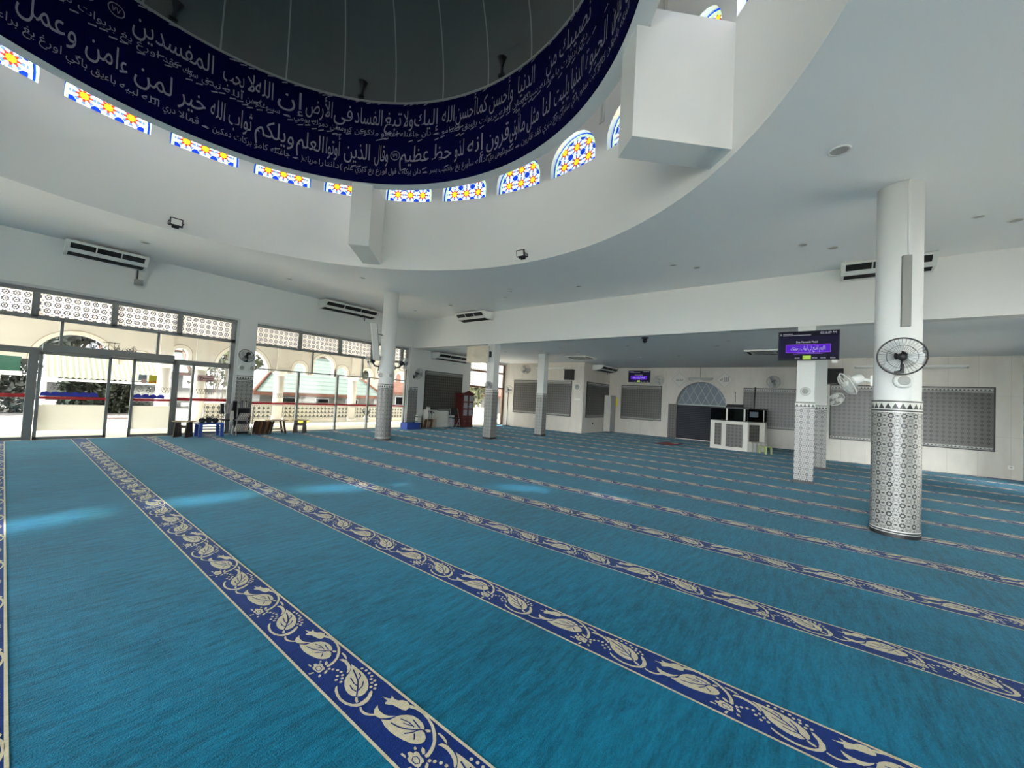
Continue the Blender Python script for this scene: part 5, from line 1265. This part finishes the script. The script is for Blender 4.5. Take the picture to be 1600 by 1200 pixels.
B(-0.06, 0.06, -0.06, 0.06, 0, 0.13).build('body', 'paper', t); B(-0.061, 0.061, -0.061, 0.061, 0.10, 0.132).build('lid', 'cloth_grey', t)
t = thing('black_case', 'flat black case lying on the white bookcase top', 'case', (11.82, 13.55, 0.80))
B(-0.2, 0.2, -0.1, 0.1, 0, 0.06).build('body', 'black', t, bevel=0.006); B(-0.04, 0.04, -0.12, -0.1, 0.02, 0.04).build('handle', 'black', t)
t = thing('white_board', 'plain white board leaning on the wall below the tile panel', 'board', (12.42, 13.66, 0)); t.rotation_euler = (-0.07, 0, 0)
B(-0.42, 0.42, -0.012, 0.012, 0.01, 0.74).build('panel', 'paper', t)
m = MB(); m.box(-0.44, -0.42, -0.016, 0.016, 0, 0.75); m.box(0.42, 0.44, -0.016, 0.016, 0, 0.75); m.box(-0.42, 0.42, -0.016, 0.016, 0, 0.012); m.box(-0.42, 0.42, -0.016, 0.016, 0.74, 0.75); m.build('frame', 'alu_light', t)
t = thing('folding_chair', 'black folding chair between the white board and the red cupboard', 'chair', (13.02, 13.40, 0), -0.3)
B(-0.2, 0.2, -0.2, 0.2, 0.43, 0.46).build('seat', 'black', t); B(-0.2, 0.2, 0.16, 0.19, 0.55, 0.90).build('backrest', 'black', t)
for sx in (-1, 1):
    m = MB(); m.tube([(sx*0.2, -0.2, 0), (sx*0.2, 0.18, 0.9)], 0.012, 8); m.build('leg', 'alu_light', t)
    m = MB(); m.tube([(sx*0.18, 0.2, 0), (sx*0.18, -0.16, 0.45)], 0.012, 8); m.build('leg', 'alu_light', t)
m = MB(); m.tube([(-0.2, -0.15, 0.12), (0.2, -0.15, 0.12)], 0.01, 8); m.build('stretcher', 'alu_light', t)
t = thing('cupboard', 'tall dark red wooden cupboard with glazed doors and carved crest', 'cupboard', (13.72, 13.52, 0))
B(-0.38, 0.38, -0.24, 0.24, 0.06, 1.58).build('carcass', 'wood_red', t); B(-0.40, 0.40, -0.26, 0.25, 0, 0.06).build('plinth', 'wood_dark', t)
m = MB(); m.box(-0.42, 0.42, -0.28, 0.25, 1.58, 1.63); m.prism([(-0.36, 1.63), (0.36, 1.63), (0.2, 1.66), (0.1, 1.72), (0, 1.75), (-0.1, 1.72), (-0.2, 1.66)], 'y', -0.27, -0.23); m.build('cornice', 'wood_red', t)
for sx in (-1, 1):
    d = B(min(sx*0.01, sx*0.36), max(sx*0.01, sx*0.36), -0.262, -0.24, 0.5, 1.54).build('door', 'wood_red', t)
    for z in (0.56, 0.90, 1.24): B(min(sx*0.06, sx*0.31), max(sx*0.06, sx*0.31), -0.266, -0.260, z, z+0.27).build('pane', 'film_grey', d)
    m = MB(); m.cyl((sx*0.035, -0.28, 1.0), (sx*0.035, -0.262, 1.0), 0.012, None, 10); m.build('knob', 'chrome', d)
    d = B(min(sx*0.01, sx*0.36), max(sx*0.01, sx*0.36), -0.262, -0.24, 0.09, 0.47).build('drawer', 'wood_red', t)
    m = MB(); m.cyl((sx*0.18, -0.28, 0.3), (sx*0.18, -0.262, 0.3), 0.012, None, 10); m.build('knob', 'chrome', d)
# shoe rack seen through the far opening
t = thing('shoe_rack', 'low white shoe rack outside the far left opening', 'rack', (16.75, 14.35, -0.03))
for x in (-0.42, 0.40): B(x, x+0.02, -0.15, 0.15, 0, 0.62).build('side_panel', 'paper', t)
for z in (0.06, 0.33, 0.58): B(-0.40, 0.40, -0.15, 0.15, z, z+0.02).build('shelf', 'paper', t)
def shoe(loc, rz, mt, label, group):
    t = thing('shoe', label, 'shoe', loc, rz, group)
    m = MB(); m.blob((0, 0, 0.035), 0.5, 0, 12, 7, (0.09, 0.26, 0.075)); m.blob((0, 0.06, 0.06), 0.5, 0, 10, 6, (0.075, 0.12, 0.09)); m.build('upper', mt, t)
    B(-0.042, 0.042, -0.12, 0.12, -0.002, 0.014).build('sole', 'black', t)
for z, lv in ((0.05, 'bottom'), (0.32, 'middle'), (0.57, 'top')):
    for i in range(7): shoe((16.42+i*0.11, 14.32, z+0.002), 0.1*((i % 3)-1), ['black', 'book_grey', 'wood_mid', 'cloth_dark'][(i+int(z*10)) % 4], 'shoe on the %s shelf of the white shoe rack outside' % lv, 'shoes on the %s shelf of the rack' % lv)

# ---------------------------------------------------------------- stickers on the glazing
for x0, x1, z0, z1, mt, lab in ((2.12, 2.28, 1.38, 1.60, 'film_grey', 'grey and pink notice stuck on the right sliding door'), (2.32, 2.48, 1.38, 1.60, 'yellow', 'yellow and orange notice stuck on the right sliding door')):
    t = thing('door_notice', lab, 'notice', ((x0+x1)/2, YL-0.055, z0)); w = (x1-x0)/2; h = z1-z0
    B(-w, w, -0.004, 0, h*0.33, h).build('upper_half', mt, t); B(-w if mt == 'yellow' else -w*0.2, w, -0.005, 0, 0, h*0.33 if mt == 'yellow' else h*0.5).build('lower_half', 'orange' if mt == 'yellow' else 'film_pink', t)
t = thing('key_sign', 'pink sign with key symbol on the glass left of the pier', 'sign', (3.56, yb-0.065, 1.60))
B(-0.2, 0.2, -0.004, 0, -0.09, 0.09).build('board', 'film_pink', t)
m = MB(); m.stroke([(-0.12+0.05*math.cos(2*PI*i/16), 0.05*math.sin(2*PI*i/16)) for i in range(17)], 0.014, lambda a, b: (a, -0.006, b)); m.stroke([(-0.07, 0), (0.17, 0)], 0.014, lambda a, b: (a, -0.006, b)); m.stroke([(-0.14, -0.02), (-0.10, 0.02)], 0.02, lambda a, b: (a, -0.006, b))
for zz in (0.06, -0.045, -0.07): m.stroke([(0.02, zz), (0.16, zz)], 0.012, lambda a, b: (a, -0.006, b))
m.build('symbol', 'black', t)

# ---------------------------------------------------------------- outside: arcade of the verandah
YQ = 17.8
def arcade_bay(x0, x1, openings, label, corbel=0):
    t = thing('arcade_wall', label, 'arcade', (x0, YQ, 0), 0, 'arched bays of the arcade outside the glass wall')
    if corbel:
        m = MB(); m.blob((corbel, 0.12, 2.10), 0.17, 0, 18, 10, (1.0, 0.8, 0.9)); m.build('corbel', 'cream_trim', t)
    edges = [x0] + [(a[0]+a[1]+b[0]-b[1])/2 for a, b in zip(openings[:-1], openings[1:])] + [x1]
    m = MB(); tr = MB(); ln = MB()
    for (cx, r, zs), e0, e1 in zip(openings, edges[:-1], edges[1:]):
        zb = 2.05 if zs > 2.05 else zs
        arc_ = [(cx-x0+r*math.cos(PI*i/20), zs+r*math.sin(PI*i/20)) for i in range(21)]
        m.prism([(e0-x0, zb), (e0-x0, 3.62), (e1-x0, 3.62), (e1-x0, zb), (cx-x0+r, zb)] + arc_ + [(cx-x0-r, zb)], 'y', 0, 0.25)
        for mm, R_, w, yy in ((tr, r+0.055, 0.10, -0.01), (ln, r+0.12, 0.022, -0.012)):
            p = [(cx-x0+R_, zb)] + [(cx-x0+R_*math.cos(PI*i/20), zs+R_*math.sin(PI*i/20)) for i in range(21)] + [(cx-x0-R_, zb)]
            mm.stroke(p, w, lambda a, b, yy=yy: (a, yy, b))
    m.build('wall', 'cream_wall', t); tr.build('arch_trim', 'cream_trim', t); ln.build('arch_line', 'cream_line', t); return t
def arcade_column(x, label, low=-0.03):
    t = thing('arcade_column', label, 'column', (x, YQ+0.1, low), 0, 'cream columns of the arcade outside')
    m = MB(); m.cyl((0, 0, 0), (0, 0, 2.1), 0.19, None, 24); m.build('shaft', 'cream_wall', t)
    m = MB(); m.lathe([(0.19, 1.95), (0.24, 2.02), (0.27, 2.1), (0.27, 2.16), (0, 2.16)], n=24); m.build('capital', 'cream_trim', t)
    B(-0.24, 0.24, -0.24, 0.24, 0, 0.12).build('base', 'cream_trim', t)
    m = MB(); m.box(-0.17, 0.17, -0.16, 0.1, 2.16, 3.62); m.build('pilaster', 'cream_wall', t); return t
arcade_bay(-3.2, 0.3, [(-1.05, 0.83, 1.95)], 'arcade bay at the far left edge of the glass wall')
arcade_bay(0.3, 3.35, [(1.32, 0.82, 1.90), (2.75, 0.25, 2.05)], 'arcade bay with wide arch behind the sliding doors', 0.05)
arcade_bay(3.35, 4.39, [(3.80, 0.20, 2.45)], 'narrow arcade bay with pointed blind arch left of the pier')
arcade_bay(4.39, 7.1, [(5.74, 0.86, 2.06)], 'arcade bay with one big arch half behind the pier')
arcade_bay(7.1, 10.4, [(7.86, 0.25, 2.28), (8.92, 0.46, 2.48), (9.78, 0.25, 2.28)], 'arcade bay with one large and two small arches')
arcade_bay(10.4, 13.7, [(11.1, 0.25, 2.28), (12.1, 0.46, 2.48), (13.05, 0.25, 2.28)], 'arcade bay of three arches behind the far round column')
for x, lab in ((3.4, 'arcade column seen through the right sliding door'), (4.39, 'arcade column seen beside the key sign'), (7.1, 'arcade column just right of the tiled pier'), (10.42, 'arcade column left of the far round column'), (13.7, 'arcade column right of the far round column'), (-3.2, 'arcade column at the left edge outside')):
    arcade_column(x, lab)
for x0, x1, lab in ((4.62, 6.86, 'white pierced balustrade panel behind the bookrack and stools'), (7.34, 10.2, 'white pierced balustrade panel in the bay right of the pier'), (10.64, 13.5, 'white pierced balustrade panel behind the far round column')):
    t = thing('balustrade', lab, 'balustrade', (x0, YQ+0.05, -0.03), 0, 'pierced balustrade panels of the arcade')
    m = MB(); m.box(0, x1-x0, 0, 0.1, 0.16, 0.72); m.build('panel', 'tile_light', t)
    B(0, x1-x0, -0.03, 0.13, 0.72, 0.80).build('rail', 'cream_trim', t); B(0, x1-x0, -0.03, 0.13, 0, 0.16).build('kerb', 'cream_trim', t)
tag(B(-0.16, 0.16, -0.1, 0.1, 0, 0.12).build('yellow_box', 'yellow', None, (7.9, 17.2, -0.03)), 'small yellow box on the verandah floor by the balustrade', 'box')
def potted(loc, label):
    t = thing('potted_plant', label, 'plant', loc, 0, 'potted plants on the verandah')
    m = MB(); m.lathe([(0, 0), (0.10, 0), (0.16, 0.26), (0.13, 0.26), (0.0, 0.22)], n=18); m.build('pot', 'plastic_grey', t)
    m = MB()
    for i in range(26):
        a = random.uniform(0, 2*PI); L = random.uniform(0.25, 0.5); s = random.uniform(0.3, 0.9)
        p = Vector((0, 0, 0.22)); e = Vector((math.cos(a)*L*s, math.sin(a)*L*s, 0.22+L)); q = Vector((-math.sin(a), math.cos(a), 0))*0.03
        mid = (p+e)/2+Vector((0, 0, 0.05)); m.quad(p, mid-q, e, mid+q)
    m.build('foliage', 'leaf_a', t)
potted((10.9, 17.3, -0.03), 'potted plant left of the far round column outside'); potted((13.2, 17.3, -0.03), 'potted plant right of the far round column outside')

# ---------------------------------------------------------------- outside: yard, houses and trees
t = thing('awning', 'pale yellow corrugated awning behind the sliding doors', 'awning', (2.55, 22.2, -0.12))
m = MB(); n = 44
for i in range(n):
    x0, x1 = -1.65+3.5*i/n, -1.65+3.5*(i+1)/n; z = lambda k: 0.025*(1 if k % 2 else -1)
    m.quad((x0, 0, 1.50+z(i)), (x1, 0, 1.50+z(i+1)), (x1, 1.5, 2.40+z(i+1)), (x0, 1.5, 2.40+z(i)))
m.build('corrugated_sheet', 'awning_yellow', t)
m = MB(); m.box(-1.7, 1.9, -0.04, 0.0, 1.38, 1.46); m.box(-1.7, -1.65, 0, 1.5, 1.4, 1.46); m.box(1.85, 1.9, 0, 1.5, 1.4, 1.46); m.build('frame', 'cream_trim', t)
for x, y in ((-1.6, 0.05), (1.8, 0.05), (-1.6, 1.45), (1.8, 1.45)):
    m = MB(); m.cyl((x, y, 0), (x, y, 1.42), 0.05, None, 12); m.build('post', 'cream_trim', t)
def house(name, loc, w, d, hw, hr, roof, wall, label, hip=True, over=0.5):
    t = thing(name, label, 'house', loc)
    B(0, w, 0, d, 0, hw).build('wall', wall, t)
    m = MB(); a, b, c, e = (-over, -over, hw), (w+over, -over, hw), (w+over, d+over, hw), (-over, d+over, hw)
    k = d*0.5 if hip else -over
    p, q = (k, d/2, hw+hr), (w-k, d/2, hw+hr); L = w
    m.quad(a, b, q, p, 0, ((0, 0), (L, 0), (L-k, 3), (k, 3))); m.quad(c, e, p, q, 0, ((0, 0), (L, 0), (L-k, 3), (k, 3))); m.poly([b, c, q], 0, ((0, 0), (d, 0), (d/2, 3))); m.poly([e, a, p], 0, ((0, 0), (d, 0), (d/2, 3)))
    m.build('roof', roof, t)
    m = MB(); m.box(-over, w+over, -over-0.05, -over, hw-0.16, hw+0.03); m.tube([a, p], 0.09, 6); m.tube([b, q], 0.09, 6); m.tube([p, q], 0.09, 6); m.build('eave_board', 'roof_orange', t)
    for i in range(3):
        x = w*(0.15+0.28*i); f = B(x, x+w*0.12, -0.03, 0.0, hw*0.35, hw*0.8).build('window', 'film_grey', t); B(x+0.05, x+w*0.12-0.05, -0.04, -0.03, hw*0.35+0.05, hw*0.8-0.05).build('pane', 'glass_dark', f)
    return t
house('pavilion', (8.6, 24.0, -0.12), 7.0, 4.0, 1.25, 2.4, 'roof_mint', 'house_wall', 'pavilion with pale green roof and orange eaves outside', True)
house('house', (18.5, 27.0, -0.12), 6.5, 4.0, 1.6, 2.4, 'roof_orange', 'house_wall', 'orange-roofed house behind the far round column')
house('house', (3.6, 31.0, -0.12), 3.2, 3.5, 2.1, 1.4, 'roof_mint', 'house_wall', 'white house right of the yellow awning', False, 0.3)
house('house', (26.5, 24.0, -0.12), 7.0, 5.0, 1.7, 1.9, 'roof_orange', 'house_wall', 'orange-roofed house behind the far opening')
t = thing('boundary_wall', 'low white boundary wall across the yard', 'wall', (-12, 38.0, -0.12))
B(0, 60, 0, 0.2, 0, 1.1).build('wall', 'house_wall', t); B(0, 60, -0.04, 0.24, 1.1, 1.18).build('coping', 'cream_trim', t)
t = thing('green_sign', 'green signboard on a white post at the left edge outside', 'sign', (-0.15, 19.2, -0.12))
B(-0.55, 0.45, -0.03, 0.03, 1.65, 2.25).build('board', 'sign_green', t); m = MB(); m.cyl((0.05, 0.06, 0), (0.05, 0.06, 2.2), 0.05, None, 12); m.build('post', 'cream_trim', t)
B(-0.6, 0.5, -0.035, 0.035, 1.52, 1.65).build('lower_board', 'cream_trim', t)
tag(B(0, 3.0, 0, 2.8, 0, 0.03).build('brick_paving', 'brick_pave', None, (1.4, 19.1, -0.12)), 'reddish brick paving in front of the yellow awning', 'paving')
def tree(loc, H, R, leaf, label, n=1300, size=0.35, seed=1, trunk=0.18):
    rnd = random.Random(seed); t = thing('tree', label, 'tree', loc, 0, 'trees beyond the yard')
    m = MB(); m.cyl((0, 0, 0), (0.1, 0, H*0.6), trunk, trunk*0.6, 10)
    for i in range(5):
        a = 2*PI*i/5; m.cyl((0.08, 0, H*0.42), (math.cos(a)*R*0.55, math.sin(a)*R*0.55, H*0.72), trunk*0.45, trunk*0.15, 8)
    m.build('trunk', 'bark', t); m = MB()
    cl = [(Vector((rnd.uniform(-1, 1)*R*0.65, rnd.uniform(-1, 1)*R*0.65, H*rnd.uniform(0.3, 0.92))), R*rnd.uniform(0.3, 0.5)) for _ in range(16)]
    for i in range(n):
        c, rr = cl[i % len(cl)]; d = Vector((rnd.gauss(0, 1), rnd.gauss(0, 1), rnd.gauss(0, 1))).normalized(); p = c+d*rr*rnd.uniform(0.5, 1.0)
        u = Vector((rnd.gauss(0, 1), rnd.gauss(0, 1), rnd.gauss(0, 1))).normalized(); v = u.cross(d).normalized(); s = size*rnd.uniform(0.5, 1.1)
        m.quad(p-u*s, p-v*s*0.45, p+u*s, p+v*s*0.45)
    m.build('foliage', leaf, t); return t
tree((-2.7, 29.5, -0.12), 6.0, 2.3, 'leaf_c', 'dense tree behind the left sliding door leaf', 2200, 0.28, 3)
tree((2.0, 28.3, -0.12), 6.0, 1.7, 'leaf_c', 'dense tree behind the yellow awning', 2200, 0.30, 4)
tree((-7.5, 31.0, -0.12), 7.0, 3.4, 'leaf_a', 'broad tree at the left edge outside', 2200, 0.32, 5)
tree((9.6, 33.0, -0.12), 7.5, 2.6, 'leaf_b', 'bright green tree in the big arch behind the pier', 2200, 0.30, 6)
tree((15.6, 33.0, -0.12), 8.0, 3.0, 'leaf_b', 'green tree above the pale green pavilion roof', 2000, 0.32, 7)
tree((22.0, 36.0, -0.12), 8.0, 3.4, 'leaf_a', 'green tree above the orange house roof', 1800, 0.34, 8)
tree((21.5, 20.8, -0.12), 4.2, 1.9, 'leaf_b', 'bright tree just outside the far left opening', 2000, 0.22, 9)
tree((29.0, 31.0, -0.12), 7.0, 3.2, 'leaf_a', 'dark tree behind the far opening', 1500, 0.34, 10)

def hedge(name, x0, x1, y, h, leaf, label, n=2600, seed=11):
    rnd = random.Random(seed); t = thing(name, label, 'hedge', ((x0+x1)/2, y, -0.12)); w = (x1-x0)/2
    m = MB()
    for i in range(6): m.cyl((-w+2*w*(i+0.5)/6, 0, 0), (-w+2*w*(i+0.5)/6, 0.1, h*0.7), 0.06, 0.03, 6)
    m.build('stems', 'bark', t); m = MB()
    for i in range(n):
        p = Vector((rnd.uniform(-w, w), rnd.uniform(-0.5, 0.5), h*rnd.random()*(0.8+0.2*math.sin(rnd.uniform(0, 6)))))
        u = Vector((rnd.gauss(0, 1), rnd.gauss(0, 1), rnd.gauss(0, 1))).normalized(); v = u.cross(Vector((rnd.gauss(0, 1), rnd.gauss(0, 1), 1))).normalized(); s = 0.20*rnd.uniform(0.5, 1.1)
        m.quad(p-u*s, p-v*s*0.45, p+u*s, p+v*s*0.45)
    m.build('foliage', leaf, t); return t
hedge('hedge', -5.5, 0.8, 25.4, 3.2, 'leaf_c', 'tall dark hedge at the left edge of the yard', 3600, 11)
hedge('hedge', 1.5, 4.3, 25.2, 2.2, 'leaf_a', 'green hedge seen below the yellow awning', 2400, 12)
t = thing('bare_shrub', 'bare thin-stemmed shrub beside the key sign outside', 'shrub', (5.3, 19.6, -0.12))
rnd = random.Random(5); m = MB()
for i in range(9):
    a = rnd.uniform(-0.35, 0.35); b = rnd.uniform(-0.2, 0.2); m.tube([(a*0.2, b*0.2, 0), (a, b, 1.2), (a*2.1, b*1.6, 2.1+rnd.uniform(-.3, .3))], 0.018, 5)
m.build('stems', 'bark', t); m = MB()
for i in range(160):
    p = Vector((rnd.uniform(-0.8, 0.8), rnd.uniform(-.4, .4), rnd.uniform(1.5, 2.4))); u = Vector((rnd.gauss(0, 1), rnd.gauss(0, 1), rnd.gauss(0, 1))).normalized()*0.09; v = u.cross(Vector((0, 1, 0.2)))*0.5
    m.quad(p-u, p-v, p+u, p+v)
m.build('foliage', 'leaf_b', t)
